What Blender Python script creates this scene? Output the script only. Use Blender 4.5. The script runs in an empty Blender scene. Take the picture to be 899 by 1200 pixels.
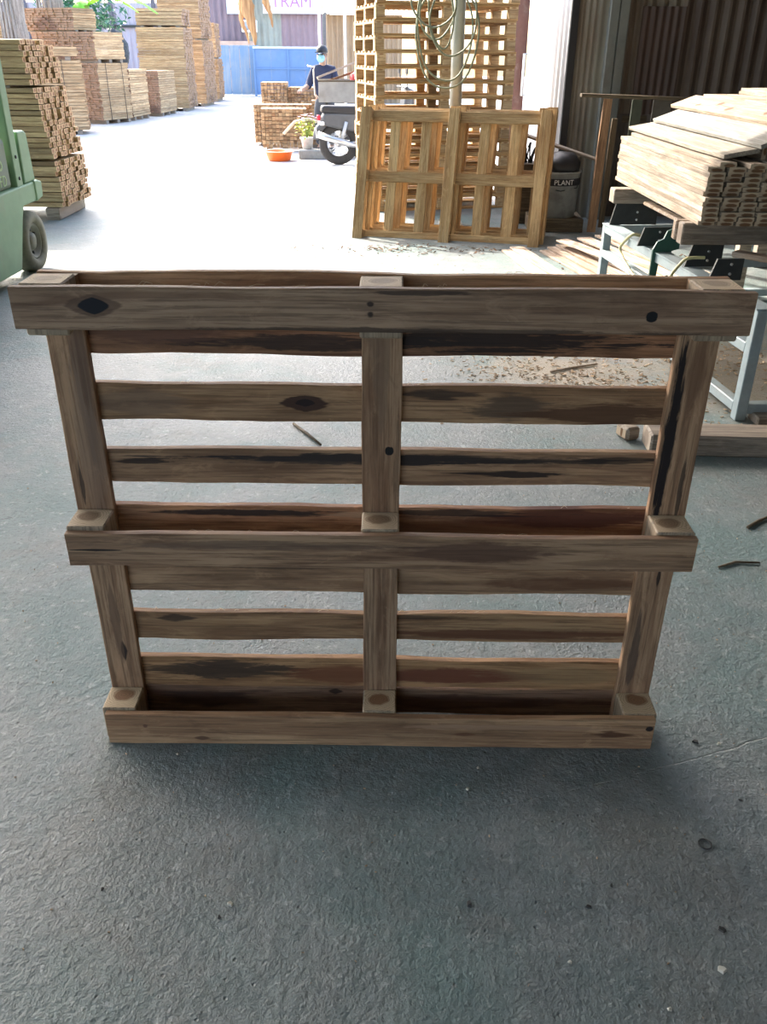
import bpy, bmesh, math, random
from mathutils import Vector, Matrix, Euler, noise as mnoise

random.seed(7)
S = bpy.context.scene
COL = S.collection
R = math.radians
PI = math.pi

# ------------------------------------------------------------------ camera
F_PX, PITCH, ROLL, CAM_H = 1003.0, R(28.2), .007, 1.45
cam = bpy.data.cameras.new('camera')
cam.sensor_fit = 'VERTICAL'; cam.sensor_height = 36.0; cam.lens = 36.0 * F_PX / 1200.0
cam.clip_start = .05; cam.clip_end = 300
co = bpy.data.objects.new('camera', cam); COL.objects.link(co)
co.matrix_world = Matrix.Translation((0, 0, CAM_H)) @ Matrix.Rotation(PI / 2 - PITCH, 4, 'X') @ Matrix.Rotation(ROLL, 4, 'Z')
S.camera = co

# ------------------------------------------------------------------ sky, sun, exposure
SUN_TRAVEL = Vector((.78, -.95, -1.0)).normalized()
W = bpy.data.worlds.new('sky'); S.world = W; W.use_nodes = True
wn = W.node_tree.nodes; wl = W.node_tree.links; wn.clear()
sky = wn.new('ShaderNodeTexSky'); sky.sky_type = 'NISHITA'; sky.sun_disc = False
sky.sun_elevation = R(39); sky.sun_rotation = R(321); sky.air_density = 1.0; sky.dust_density = 3.5; sky.ozone_density = 1.0
bgn = wn.new('ShaderNodeBackground'); bgn.inputs['Strength'].default_value = .60
wo = wn.new('ShaderNodeOutputWorld')
wl.new(sky.outputs[0], bgn.inputs[0]); wl.new(bgn.outputs[0], wo.inputs[0])
sl = bpy.data.lights.new('sun_offscreen', 'SUN'); sl.energy = 5.6; sl.angle = R(.6); sl.color = (1, .93, .82)
so = bpy.data.objects.new('sun_offscreen', sl); COL.objects.link(so)
so.rotation_euler = SUN_TRAVEL.to_track_quat('-Z', 'Y').to_euler(); so.location = (-6, 8, 9)
vs = S.view_settings
vs.view_transform = 'Standard'; vs.look = 'None'; vs.gamma = 1.0; vs.use_curve_mapping = False
vs.exposure = .95

# ------------------------------------------------------------------ pixel -> place (899x1200 frame)
def ray(px, py):
    A = px - 449.5; B = 600 - py
    cr, sr = math.cos(ROLL), math.sin(ROLL)
    a = (A * cr - B * sr) / F_PX; b = (A * sr + B * cr) / F_PX
    c, s = math.cos(PITCH), math.sin(PITCH)
    return Vector((a, c + b * s, -s + b * c))
def G(px, py, z=0.0):
    d = ray(px, py); t = (z - CAM_H) / d.z
    return Vector((d.x * t, d.y * t, z))
def PY(px, py, Y):
    d = ray(px, py); t = Y / d.y
    return Vector((d.x * t, Y, CAM_H + d.z * t))

# ------------------------------------------------------------------ materials
class NT:
    def __init__(s, name, rough=.7, metal=0.0, spec=.5):
        s.m = bpy.data.materials.new(name); s.m.use_nodes = True
        s.t = s.m.node_tree; s.t.nodes.clear()
        s.b = s.n('ShaderNodeBsdfPrincipled'); o = s.n('ShaderNodeOutputMaterial')
        s.l(s.b.outputs[0], o.inputs[0])
        s.b.inputs['Roughness'].default_value = rough; s.b.inputs['Metallic'].default_value = metal
        s.b.inputs['Specular IOR Level'].default_value = spec
    def n(s, t, **k):
        x = s.t.nodes.new(t)
        for a, v in k.items(): setattr(x, a, v)
        return x
    def l(s, a, b): s.t.links.new(a, b)
    def val(s, sock, v):
        if hasattr(v, 'links') or isinstance(v, bpy.types.NodeSocket): s.l(v, sock)
        else: sock.default_value = v
    def math(s, op, a, b=0.0, c=0.0, clamp=False):
        x = s.n('ShaderNodeMath', operation=op); x.use_clamp = clamp
        s.val(x.inputs[0], a); s.val(x.inputs[1], b); s.val(x.inputs[2], c); return x.outputs[0]
    def vmath(s, op, a, b=(0, 0, 0), out=0):
        x = s.n('ShaderNodeVectorMath', operation=op)
        s.val(x.inputs[0], a); s.val(x.inputs[1], b); return x.outputs[out]
    def mix(s, f, a, b, blend='MIX'):
        x = s.n('ShaderNodeMix', data_type='RGBA', blend_type=blend)
        s.val(x.inputs[0], f)
        for i, v in ((6, a), (7, b)):
            if isinstance(v, (tuple, list)): v = (v[0], v[1], v[2], 1)
            s.val(x.inputs[i], v)
        return x.outputs[2]
    def noise(s, vec, scale=1, detail=4, rough=.55, dist=0.0):
        x = s.n('ShaderNodeTexNoise'); s.l(vec, x.inputs['Vector'])
        x.inputs['Scale'].default_value = scale; x.inputs['Detail'].default_value = detail
        x.inputs['Roughness'].default_value = rough; x.inputs['Distortion'].default_value = dist
        return x.outputs[0]
    def rng(s, v, a, b, c=0.0, d=1.0, smooth=True):
        x = s.n('ShaderNodeMapRange'); x.interpolation_type = 'SMOOTHSTEP' if smooth else 'LINEAR'
        s.val(x.inputs[0], v)
        for i, q in zip((1, 2, 3, 4), (a, b, c, d)): x.inputs[i].default_value = q
        return x.outputs[0]
    def bump(s, h, strength=.3, dist=.01):
        x = s.n('ShaderNodeBump'); x.inputs['Strength'].default_value = strength; x.inputs['Distance'].default_value = dist
        s.l(h, x.inputs['Height']); s.l(x.outputs[0], s.b.inputs['Normal'])
    def col(s, c): s.val(s.b.inputs['Base Color'], c if not isinstance(c, tuple) else (*c[:3], 1))
    def obj(s): return s.n('ShaderNodeTexCoord').outputs['Object']
    def pos(s): return s.n('ShaderNodeNewGeometry').outputs['Position']

def wood(name, light, dark, stain=(.10, .06, .035), stain_amt=.5, marks=(), ends=None, rough=.72, tint=False, vary=.25,
         stretch=(1.6, 26, 26), bump=.25, rings=None, endaxis=0, spec=.35, core_at=(0, 0, 0)):
    """sawn timber: grain along local X; marks are knots and bark streaks at local (x, z)"""
    m = NT(name, rough, spec=spec)
    tc = m.n('ShaderNodeTexCoord'); ob = tc.outputs['Object']
    oi = m.n('ShaderNodeObjectInfo'); rnd = oi.outputs['Random']
    off = m.n('ShaderNodeCombineXYZ'); m.l(m.math('MULTIPLY', rnd, 53.0), off.inputs[0]); m.l(m.math('MULTIPLY', rnd, 31.0), off.inputs[1]); m.l(m.math('MULTIPLY', rnd, 17.0), off.inputs[2])
    p = m.vmath('ADD', ob, off.outputs[0])
    g = m.noise(m.vmath('MULTIPLY', p, stretch), 1, 6, .62, 1.1)
    c = m.mix(m.rng(g, .38, .64), light, dark)
    low = m.noise(m.vmath('MULTIPLY', p, (stretch[0] * .9, stretch[1] * .22, stretch[2] * .22)), 1, 3, .5, .6)
    c = m.mix(m.math('MULTIPLY', m.rng(low, .52, .74), stain_amt), c, stain)
    fine = m.noise(m.vmath('MULTIPLY', p, tuple(5 if q < 5 else 170 for q in stretch)), 1, 4, .65)
    c = m.mix(m.math('MULTIPLY', m.rng(fine, .46, .64), .6), c, tuple(x * .45 for x in dark))
    blot = m.noise(m.vmath('MULTIPLY', p, tuple(9 if q < 5 else 30 for q in stretch)), 1, 5, .7, .8)
    c = m.mix(m.math('MULTIPLY', m.rng(blot, .54, .66), .22), c, tuple(x * .6 for x in stain))
    c = m.mix(m.math('MULTIPLY', m.rng(blot, .46, .34), .28), c, tuple(min(1, x * 1.3) for x in light))
    if marks: mk_n = m.noise(m.vmath('MULTIPLY', p, (7, 50, 50)), 1, 5, .7, .6)
    for (x0, z0, rx, rz, mc, amt, ragged) in marks:
        sx = m.n('ShaderNodeSeparateXYZ'); m.l(m.vmath('MULTIPLY', m.vmath('SUBTRACT', ob, (x0, 0, z0)), (1 / rx, 0, 1 / rz)), sx.inputs[0])
        ax_, az_ = m.math('ABSOLUTE', sx.outputs[0]), m.math('ABSOLUTE', sx.outputs[2])
        if rx > 1.6 * rz:        # spindle along the grain
            d = m.math('ADD', m.math('POWER', ax_, 1.15), m.math('POWER', az_, 1.7))
        else:
            d = m.math('SQRT', m.math('ADD', m.math('MULTIPLY', ax_, ax_), m.math('MULTIPLY', az_, az_)))
        d = m.math('ADD', d, m.math('MULTIPLY', m.math('SUBTRACT', mk_n, .5), ragged * 2.4))
        d = m.math('ADD', d, m.math('MULTIPLY', m.math('SUBTRACT', fine, .5), ragged * 2.2))
        c = m.mix(m.math('MULTIPLY', m.rng(d, 1.02, .82) if ragged < .45 else m.rng(d, 1.1, .6), amt), c, mc)
    if vary:
        h = m.n('ShaderNodeHueSaturation'); m.l(c, h.inputs['Color'])
        m.l(m.rng(rnd, 0, 1, 1 - vary, 1 + vary, False), h.inputs['Value'])
        c = h.outputs[0]
    if tint:
        a = m.n('ShaderNodeAttribute', attribute_name='tint')
        c = m.mix(1.0, c, a.outputs['Color'], 'MULTIPLY')
    if ends:
        nx = m.n('ShaderNodeSeparateXYZ'); m.l(tc.outputs['Normal'], nx.inputs[0])
        ef = m.rng(m.math('ABSOLUTE', nx.outputs[endaxis]), .75, .9)
        pale, core, hw, hh = ends
        sc = [0, 1 / hw, 1 / hh] if endaxis == 0 else [1 / hw, 1 / hh, 0]
        d = m.vmath('LENGTH', m.vmath('MULTIPLY', m.vmath('SUBTRACT', ob, rings or core_at), tuple(sc)), out=1)
        n2 = m.noise(m.vmath('MULTIPLY', p, (30, 30, 30)), 1, 3, .6)
        d = m.math('ADD', d, m.math('MULTIPLY', m.math('SUBTRACT', n2, .5), .7))
        e = m.mix(m.rng(d, .95, .6), pale, core)
        if rings:
            rg = m.math('SINE', m.math('MULTIPLY', d, 34.0))
            e = m.mix(m.math('MULTIPLY', m.rng(rg, .2, .9), .35), e, tuple(x * .5 for x in core))
        c = m.mix(ef, c, e)
    m.col(c)
    m.bump(m.math('ADD', m.math('MULTIPLY', fine, .5), m.math('MULTIPLY', g, .6)), bump, .004)
    return m.m

def plain(name, c, rough=.6, metal=0.0, var=.12, scale=18, dirt=None, dirt_amt=.5, bump=0.0, spec=.5):
    """painted or plain surface with mild procedural variation and wear"""
    m = NT(name, rough, metal, spec); ob = m.obj()
    n1 = m.noise(ob, scale, 5, .6)
    k = m.mix(m.rng(n1, .3, .75), tuple(x * (1 + var) for x in c), tuple(x * (1 - var) for x in c))
    if dirt:
        n2 = m.noise(ob, scale * .35, 6, .65, .5)
        k = m.mix(m.math('MULTIPLY', m.rng(n2, .5, .72), dirt_amt), k, dirt)
    m.col(k)
    if bump: m.bump(n1, bump, .004)
    return m.m

def streaked(name, c, dirt, amt=.7, rough=.55, metal=.0):
    """corrugated sheet with vertical rust and dirt streaks"""
    m = NT(name, rough, metal); ob = m.obj()
    n1 = m.noise(m.vmath('MULTIPLY', ob, (9, 9, .8)), 1, 5, .6, .4)
    n2 = m.noise(ob, 2.2, 5, .6)
    f = m.math('MULTIPLY', m.rng(m.math('ADD', m.math('MULTIPLY', n1, .6), m.math('MULTIPLY', n2, .4)), .42, .62), amt)
    m.col(m.mix(f, c, dirt)); return m.m

def concrete(name, a, b, teal, teal_amt, rough0, rough1, bump, lines=(), dust=()):
    m = NT(name, .5, spec=.5); ps = m.pos()
    big = m.noise(ps, 1.3, 5, .6, .3); mid = m.noise(ps, 9, 6, .65); fn = m.noise(ps, 70, 5, .7)
    c = m.mix(m.rng(mid, .3, .72), a, b)
    c = m.mix(m.math('MULTIPLY', m.rng(big, .42, .66), teal_amt), c, teal)
    pit = m.n('ShaderNodeTexVoronoi'); pit.inputs['Scale'].default_value = 38; m.l(ps, pit.inputs['Vector'])
    spots = m.math('MULTIPLY', m.rng(pit.outputs['Distance'], .16, .05), m.rng(m.noise(ps, 14, 3, .6), .5, .62))
    c = m.mix(m.math('MULTIPLY', spots, .55), c, tuple(x * .35 for x in a))
    c = m.mix(m.math('MULTIPLY', m.rng(m.noise(ps, 2.6, 6, .7, .5), .5, .66), .45), c, (a[0] * 1.25, a[1] * 1.0, a[2] * .9))
    c = m.mix(m.math('MULTIPLY', m.rng(fn, .53, .66), .55), c, tuple(x * .5 for x in a))
    worn = m.rng(m.noise(ps, 26, 6, .75), .57, .64)
    c = m.mix(m.math('MULTIPLY', worn, .5), c, tuple(min(1, x * 1.6) for x in b))
    for (cx, cy, rx, ry, dc) in dust:                  # trodden sawdust
        d = m.vmath('LENGTH', m.vmath('MULTIPLY', m.vmath('SUBTRACT', ps, (cx, cy, 0)), (1 / rx, 1 / ry, 0)), out=1)
        d = m.math('ADD', d, m.math('MULTIPLY', m.math('SUBTRACT', m.noise(ps, 7, 6, .7), .5), 2.2))
        c = m.mix(m.math('MULTIPLY', m.rng(d, 1.3, .3), .75), c, dc)
    h = m.math('ADD', m.math('MULTIPLY', mid, .8), m.math('MULTIPLY', fn, .55))
    h = m.math('ADD', h, m.math('MULTIPLY', m.rng(m.noise(ps, 42, 5, .7), .35, .65), .30))
    h = m.math('ADD', h, m.math('MULTIPLY', m.noise(ps, 150, 3, .6), .25))
    h = m.math('SUBTRACT', h, m.math('MULTIPLY', spots, .7))
    for (p0, p1, w, lc) in lines:      # scratches and joints between two places on the floor
        d = Vector(p1) - Vector(p0); L = d.length; d.normalize(); nrm = (-d.y, d.x, 0)
        q = m.vmath('SUBTRACT', ps, tuple(p0))
        dist = m.math('ABSOLUTE', m.math('ADD', m.vmath('DOT_PRODUCT', q, nrm, 1), m.math('MULTIPLY', m.math('SUBTRACT', m.noise(ps, 5, 2), .5), .05)))
        along = m.vmath('DOT_PRODUCT', q, tuple(d), 1)
        f = m.math('MULTIPLY', m.rng(dist, w, w * .3), m.math('MULTIPLY', m.rng(along, -.02, .02), m.rng(along, L + .02, L - .02)))
        f = m.math('MULTIPLY', f, m.rng(m.noise(ps, 25, 4, .7), .38, .6))
        c = m.mix(f, c, lc); h = m.math('SUBTRACT', h, m.math('MULTIPLY', f, .8))
    m.col(c)
    m.l(m.rng(m.math('ADD', m.math('MULTIPLY', mid, .5), m.math('MULTIPLY', big, .5)), .3, .7, rough0, rough1), m.b.inputs['Roughness'])
    m.bump(h, bump, .012)
    return m.m

# ------------------------------------------------------------------ mesh helpers
def link(o, parent=None):
    COL.objects.link(o)
    if parent: o.parent = parent
    return o
class MB:
    def __init__(s): s.v = []; s.f = []; s.t = []; s.sm = []
    def add(s, vs, fs, M=None, tint=1.0, smooth=False):
        b = len(s.v)
        for v in vs:
            v = Vector(v)
            if M is not None: v = M @ v
            s.v.append(v[:]); s.t.append(tint)
        for f in fs: s.f.append(tuple(i + b for i in f)); s.sm.append(smooth)
        return s
    def box(s, c, d, M=None, tint=1.0, ch=0.0):
        x, y, z = d[0] / 2, d[1] / 2, d[2] / 2
        T = Matrix.Translation(c); T = T if M is None else M @ T
        if not ch:
            vs = [(i * x, j * y, k * z) for i in (-1, 1) for j in (-1, 1) for k in (-1, 1)]
            fs = [(0, 1, 3, 2), (4, 6, 7, 5), (0, 4, 5, 1), (2, 3, 7, 6), (0, 2, 6, 4), (1, 5, 7, 3)]
            return s.add(vs, fs, T, tint)
        bm = bmesh.new(); bmesh.ops.create_cube(bm, size=1)
        for v in bm.verts: v.co = Vector((v.co.x * d[0], v.co.y * d[1], v.co.z * d[2]))
        bmesh.ops.bevel(bm, geom=list(bm.edges), offset=ch, segments=1, affect='EDGES')
        bm.verts.index_update()
        r = s.add([v.co[:] for v in bm.verts], [[v.index for v in f.verts] for f in bm.faces], T, tint); bm.free(); return r
    def tube(s, path, r, n=8, caps=True, closed=False, tint=1.0):
        P = [Vector(p) for p in path]; N = len(P); rr = r if isinstance(r, (list, tuple)) else [r] * N
        vs = []; up = None
        for i, p in enumerate(P):
            a = P[(i - 1) % N] if (i > 0 or closed) else P[0]; b = P[(i + 1) % N] if (i < N - 1 or closed) else P[-1]
            d = (b - a).normalized()
            if up is None: up = d.orthogonal().normalized()
            up = (up - d * up.dot(d)); up = up.normalized() if up.length > 1e-6 else d.orthogonal().normalized()
            sd = d.cross(up)
            for k in range(n):
                t = 2 * PI * k / n; vs.append(p + (up * math.cos(t) + sd * math.sin(t)) * rr[i])
        fs = []
        for i in range(N if closed else N - 1):
            j = (i + 1) % N
            for k in range(n): fs.append((i * n + k, i * n + (k + 1) % n, j * n + (k + 1) % n, j * n + k))
        if caps and not closed:
            fs.append(tuple(range(n - 1, -1, -1))); fs.append(tuple((N - 1) * n + k for k in range(n)))
        return s.add(vs, fs, None, tint, True)
    def lathe(s, prof, n=24, M=None, tint=1.0):
        vs = []; fs = []; m = len(prof)
        for k in range(n):
            t = 2 * PI * k / n
            for (r, z) in prof: vs.append((r * math.cos(t), r * math.sin(t), z))
        for k in range(n):
            q = (k + 1) % n
            for i in range(m - 1): fs.append((k * m + i, q * m + i, q * m + i + 1, k * m + i + 1))
        return s.add(vs, fs, M, tint, True)
    def prism(s, poly, axis, a, b, M=None, tint=1.0):
        """polygon in the two other axes, extruded along axis from a to b"""
        n = len(poly); vs = []
        for w in (a, b):
            for (p, q) in poly: vs.append({'X': (w, p, q), 'Y': (p, w, q), 'Z': (p, q, w)}[axis])
        fs = [tuple(range(n)), tuple(range(2 * n - 1, n - 1, -1))] + [(i, i + n, (i + 1) % n + n, (i + 1) % n) for i in range(n)]
        return s.add(vs, fs, M, tint)
    def mesh(s, name):
        me = bpy.data.meshes.new(name); me.from_pydata(s.v, [], s.f)
        me.polygons.foreach_set('use_smooth', s.sm)
        if any(t != 1.0 for t in s.t):
            at = me.color_attributes.new('tint', 'FLOAT_COLOR', 'POINT')
            at.data.foreach_set('color', [x for t in s.t for x in (t, t, t, 1)])
        bm = bmesh.new(); bm.from_mesh(me); bmesh.ops.recalc_face_normals(bm, faces=bm.faces); bm.to_mesh(me); bm.free()
        me.update(); return me
    def build(s, name, mat, parent=None, loc=None, rot=None, kind=None):
        return obj(name, s.mesh(name), mat, parent, loc, rot, kind)
def obj(name, me, mat, parent=None, loc=None, rot=None, kind=None):
    if mat is not None and not me.materials: me.materials.append(mat)
    o = bpy.data.objects.new(name, me); link(o, parent)
    if loc is not None: o.location = loc
    if rot is not None: o.rotation_euler = rot
    if kind: o['kind'] = kind
    return o
def tag(o, label, cat, group=None):
    o['label'] = label; o['category'] = cat
    if group: o['group'] = group
    return o
def thing(name, label, cat, loc=(0, 0, 0), rot=(0, 0, 0), group=None):
    o = bpy.data.objects.new(name, None); o.empty_display_size = .1; link(o)
    o.location = loc; o.rotation_euler = rot
    return tag(o, label, cat, group)
def struct(o): o['kind'] = 'structure'; return o
def copy_tree(o, parent=None):
    c = o.copy(); COL.objects.link(c); c.parent = parent
    for ch in list(o.children): copy_tree(ch, c)
    return c
def board_mesh(name, L, Wd, T, seed, wav=.003, n=22, ch=.0018):
    """sawn board, length on X, thickness on Y, width on Z, with slightly wandering edges"""
    r = random.Random(seed); o1 = r.uniform(0, 50); o2 = r.uniform(0, 50)
    vs = []; fs = []
    for i in range(n + 1):
        x = -L / 2 + L * i / n
        a = mnoise.noise((x * 3.1 + o1, 1.7, 0)) * wav * 1.6 + mnoise.noise((x * 11 + o1, 4, 0)) * wav * .6
        b = mnoise.noise((x * 2.7 + o2, 8.1, 0)) * wav * 1.6 + mnoise.noise((x * 12 + o2, 6, 0)) * wav * .6
        y0 = mnoise.noise((x * 1.5 + o1, 0, 3)) * .0012
        t, w0, w1 = T / 2, -Wd / 2 + min(b, wav), Wd / 2 + max(a, -wav)
        for (y, z) in ((-t + ch, w0), (t - ch, w0), (t, w0 + ch), (t, w1 - ch), (t - ch, w1), (-t + ch, w1), (-t, w1 - ch), (-t, w0 + ch)):
            vs.append((x, y + y0, z))
    for i in range(n):
        for k in range(8): fs.append((i * 8 + k, i * 8 + (k + 1) % 8, (i + 1) * 8 + (k + 1) % 8, (i + 1) * 8 + k))
    fs.append(tuple(range(7, -1, -1))); fs.append(tuple(n * 8 + k for k in range(8)))
    return MB().add(vs, fs).mesh(name)
def text_mesh(body, size, depth=.002, align='LEFT'):
    cu = bpy.data.curves.new('lettering', 'FONT'); cu.body = body; cu.size = size; cu.extrude = depth; cu.align_x = align
    o = bpy.data.objects.new('lettering_tmp', cu); COL.objects.link(o)
    me = bpy.data.meshes.new_from_object(o); bpy.data.objects.remove(o); bpy.data.curves.remove(cu)
    me.name = 'lettering'; me.materials.clear(); return me
def corrugated(w, h, pitch, amp, per=6, th=.002):
    """upright corrugated sheet in local XZ, ribs vertical, origin bottom centre"""
    n = max(2, int(round(w / pitch * per))); vs = []; fs = []
    for s_ in (0, 1):
        for i in range(n + 1):
            x = -w / 2 + w * i / n; y = amp * math.sin(2 * PI * x / pitch) + s_ * th
            vs += [(x, y, 0), (x, y, h)]
    b = 2 * (n + 1)
    for i in range(n):
        fs.append((2 * i, 2 * i + 2, 2 * i + 3, 2 * i + 1)); fs.append((b + 2 * i, b + 2 * i + 1, b + 2 * i + 3, b + 2 * i + 2))
        fs.append((2 * i + 1, 2 * i + 3, b + 2 * i + 3, b + 2 * i + 1)); fs.append((2 * i, b + 2 * i, b + 2 * i + 2, 2 * i + 2))
    fs.append((0, 1, b + 1, b)); fs.append((2 * n, b + 2 * n, b + 2 * n + 1, 2 * n + 1))
    return MB().add(vs, fs)

# ------------------------------------------------------------------ shared materials
M = {}
M['floor'] = concrete('painted_concrete_floor', (.150, .180, .180), (.235, .255, .250), (.110, .200, .192), .65, .38, .62, .6,
    lines=[(G(590, 948), G(930, 855), .0032, (.34, .35, .33)), (G(0, 610), G(58, 598), .003, (.1, .1, .1))], dust=[(G(655, 435).x, G(655, 435).y, .45, .35, (.34, .28, .20)), (1.85, 4.3, .6, .8, (.28, .235, .18))])
M['yard'] = concrete('yard_concrete', (.42, .41, .39), (.52, .51, .48), (.40, .40, .39), .3, .6, .8, .25)
M['pale_wood'] = wood('pale_pallet_wood', (.58, .40, .20), (.42, .255, .11), (.32, .15, .05), .55, vary=.24, ends=((.62, .47, .28), (.34, .19, .09), .008, .03))
M['block_wood'] = wood('block_wood', (.55, .42, .25), (.40, .27, .14), (.28, .16, .08), .5, vary=.2)
M['stack_wood'] = wood('stacked_plank_wood', (.38, .315, .245), (.235, .18, .13), (.17, .115, .07), .65, vary=.28, ends=((.46, .36, .25), (.16, .085, .042), .0105, .036), core_at=(0, -.004, .004))
M['left_wood'] = wood('bundled_board_wood', (.47, .35, .19), (.33, .22, .11), (.20, .12, .06), .55, vary=.3, ends=((.56, .36, .19), (.27, .13, .06), .03, .02))
M['far_wood'] = wood('distant_board_wood', (.60, .42, .24), (.42, .26, .13), (.26, .15, .08), .5, vary=.12, tint=True, ends=((.34, .215, .14), (.19, .11, .075), .4, .4))
M['cube_wood'] = wood('cut_block_wood', (.58, .38, .20), (.36, .20, .10), (.22, .12, .06), .6, vary=.1, tint=True)
M['grey_timber'] = wood('weathered_beam_wood', (.30, .25, .20), (.18, .145, .11), (.09, .07, .05), .5, vary=.15, ends=((.34, .28, .22), (.22, .17, .13), .05, .05))
M['loose_wood'] = wood('loose_board_wood', (.56, .46, .37), (.36, .26, .18), (.26, .13, .06), .6, vary=.25)
M['old_wood'] = wood('old_stick_wood', (.15, .115, .07), (.085, .062, .038), vary=.15)
M['steel_pale'] = plain('pale_blue_grey_steel', (.27, .33, .35), .5, .2, .08, 25, (.30, .28, .24), .4)
M['steel_dark'] = plain('dark_plate_steel', (.035, .04, .042), .45, .4, .15, 20, (.09, .07, .05), .4)
M['green_dark'] = plain('dark_green_paint', (.02, .085, .065), .4)
M['galv'] = plain('galvanised_post_steel', (.42, .43, .40), .45, .5, .1, 10, (.30, .26, .2), .4)
M['black'] = plain('black_plastic', (.018, .018, .02), .5)
M['rubber'] = plain('tyre_rubber', (.04, .038, .036), .8, var=.2)
M['hose_yellow'] = plain('yellowed_clear_hose', (.55, .50, .26), .35)
M['fork_green'] = plain('forklift_green_paint', (.19, .33, .18), .5, 0, .08, 6, (.24, .25, .17), .55)
M['fork_pale'] = plain('forklift_faded_panel', (.22, .26, .20), .6, 0, .1, 8, (.30, .29, .22), .5)
M['fork_letter'] = plain('pale_green_lettering', (.36, .50, .25), .6)
M['white_paint'] = plain('white_paint', (.72, .72, .70), .5)
M['chrome'] = plain('brushed_metal', (.55, .54, .52), .3, .9)

# ------------------------------------------------------------------ the setting
fl = MB()
fl.box((0, 1.0, -.06), (18, 18, .12))
struct(fl.build('floor', M['floor']))
yd = MB(); yd.box((0, 40, -.06), (90, 60, .12)); struct(yd.build('ground', M['yard']))
M['roof_sheet'] = plain('roof_sheet', (.33, .33, .32), .6)
rf = MB(); rf.box((-1.4, -.2, 4.42), (15.2, 15.6, .06))          # main roof; an open bay in front of it lets the sun onto the planks
rf.box((-5.2, 8.3, 4.42), (7.6, 1.4, .06)); rf.box((3.7, 8.3, 4.42), (5.0, 1.6, .06)); struct(rf.build('ceiling', M['roof_sheet']))
M['wall_dim'] = streaked('dim_sheet_wall', (.20, .17, .14), (.10, .07, .05))
wr = corrugated(17.6, 4.4, .2, .02); struct(wr.build('wall_right', M['wall_dim'], loc=(6.2, .2, 0), rot=(0, 0, PI / 2)))
wb = corrugated(8.0, 4.4, .2, .02); struct(wb.build('wall_rear', M['wall_dim'], loc=(3.2, -7.9, 0)))
wl_ = corrugated(7.0, 4.4, .2, .02); struct(wl_.build('wall_left', M['wall_dim'], loc=(-8.8, -4.4, 0), rot=(0, 0, PI / 2)))

# back wall of corrugated sheets, each sheet a piece of its own
wall = struct(MB().box((4.05, 9.14, 2.2), (4.2, .05, .06)).box((4.05, 9.14, .9), (4.2, .05, .06)).box((4.05, 9.14, 3.9), (4.2, .05, .06)).build('wall_back', M['old_wood']))
sheets = [  # x0, x1, z0, z1, y, pitch, amp, colour, dirt, amount
    (1.74, 1.98, 0, 4.4, 9.06, .055, .010, (.27, .24, .19), (.17, .12, .08), .7),
    (1.94, 2.17, 0, 4.4, 9.03, .08, .004, (.26, .25, .20), (.16, .12, .09), .5),
    (2.14, 2.38, .95, 4.4, 9.08, .11, .018, (.16, .12, .085), (.09, .055, .035), .8),
    (2.36, 2.74, 1.78, 4.4, 9.08, .11, .018, (.19, .155, .11), (.11, .075, .05), .7),
    (2.33, 2.73, .95, 1.84, 9.03, .07, .010, (.085, .05, .038), (.05, .03, .022), .8),
    (2.74, 3.60, 1.0, 4.4, 9.08, .13, .020, (.105, .075, .055), (.06, .035, .025), .85),
    (3.60, 6.2, 1.0, 4.4, 9.10, .13, .020, (.12, .10, .085), (.07, .045, .03), .8),
    (1.98, 6.2, 0, 1.02, 9.12, .15, .02, (.12, .10, .085), (.07, .045, .03), .8),
]
for i, (x0, x1, z0, z1, y, pt, am, c, d, a) in enumerate(sheets):
    o = corrugated(x1 - x0, z1 - z0, pt, am).build('sheet', streaked('rusty_sheet_%d' % i, c, d, a), wall, ((x0 + x1) / 2, y, z0))
pm = plain('grey_green_steel_post', (.17, .18, .165), .5, .2, .1, 8, (.11, .09, .07), .5)
pst = thing('steel_post', 'grey green boxed steel post between corrugated wall sheets', 'post', (2.10, 8.96, 0))
MB().box((-.045, 0, 2.2), (.085, .08, 4.4), ch=.006).build('channel', pm, pst)
MB().box((.045, .004, 2.2), (.085, .08, 4.4), ch=.006).build('channel', pm, pst)
# white corrugated side wall running away from the shed, lit from the yard
o = corrugated(3.3, 4.0, .24, .028).build('wall_side', plain('white_corrugated_sheet', (.38, .39, .42), .5, .1, .04, 4, (.31, .31, .32), .3), None, (1.80, 10.72, 0), (0, 0, PI / 2)); struct(o)
o = MB().box((0, 0, 2.2), (.07, .06, 4.4), ch=.005).build('trim_1', M['black'], None, (1.72, 9.06, 0)); struct(o)  # black strip standing in for the shaded gap at the wall edge
jb = thing('door_jamb', 'maroon painted steel door jamb with a white pull handle', 'door frame', (1.70, 12.42, 0))
MB().box((0, 0, 2.0), (.16, .10, 4.0), ch=.006).build('jamb_profile', plain('maroon_paint', (.14, .065, .05), .5, dirt=(.3, .26, .22), dirt_amt=.4), jb)
MB().box((-.10, -.01, 2.0), (.05, .12, 4.0), ch=.005).build('edge_strip', plain('worn_edge_paint', (.42, .36, .33), .5, dirt=(.2, .1, .08)), jb)
hd = MB().tube([(.13, -.03, 1.45), (.04, -.16, 1.45), (.04, -.16, .98), (.13, -.03, .98)], .018, 6).build('handle', M['white_paint'], jb)
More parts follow.
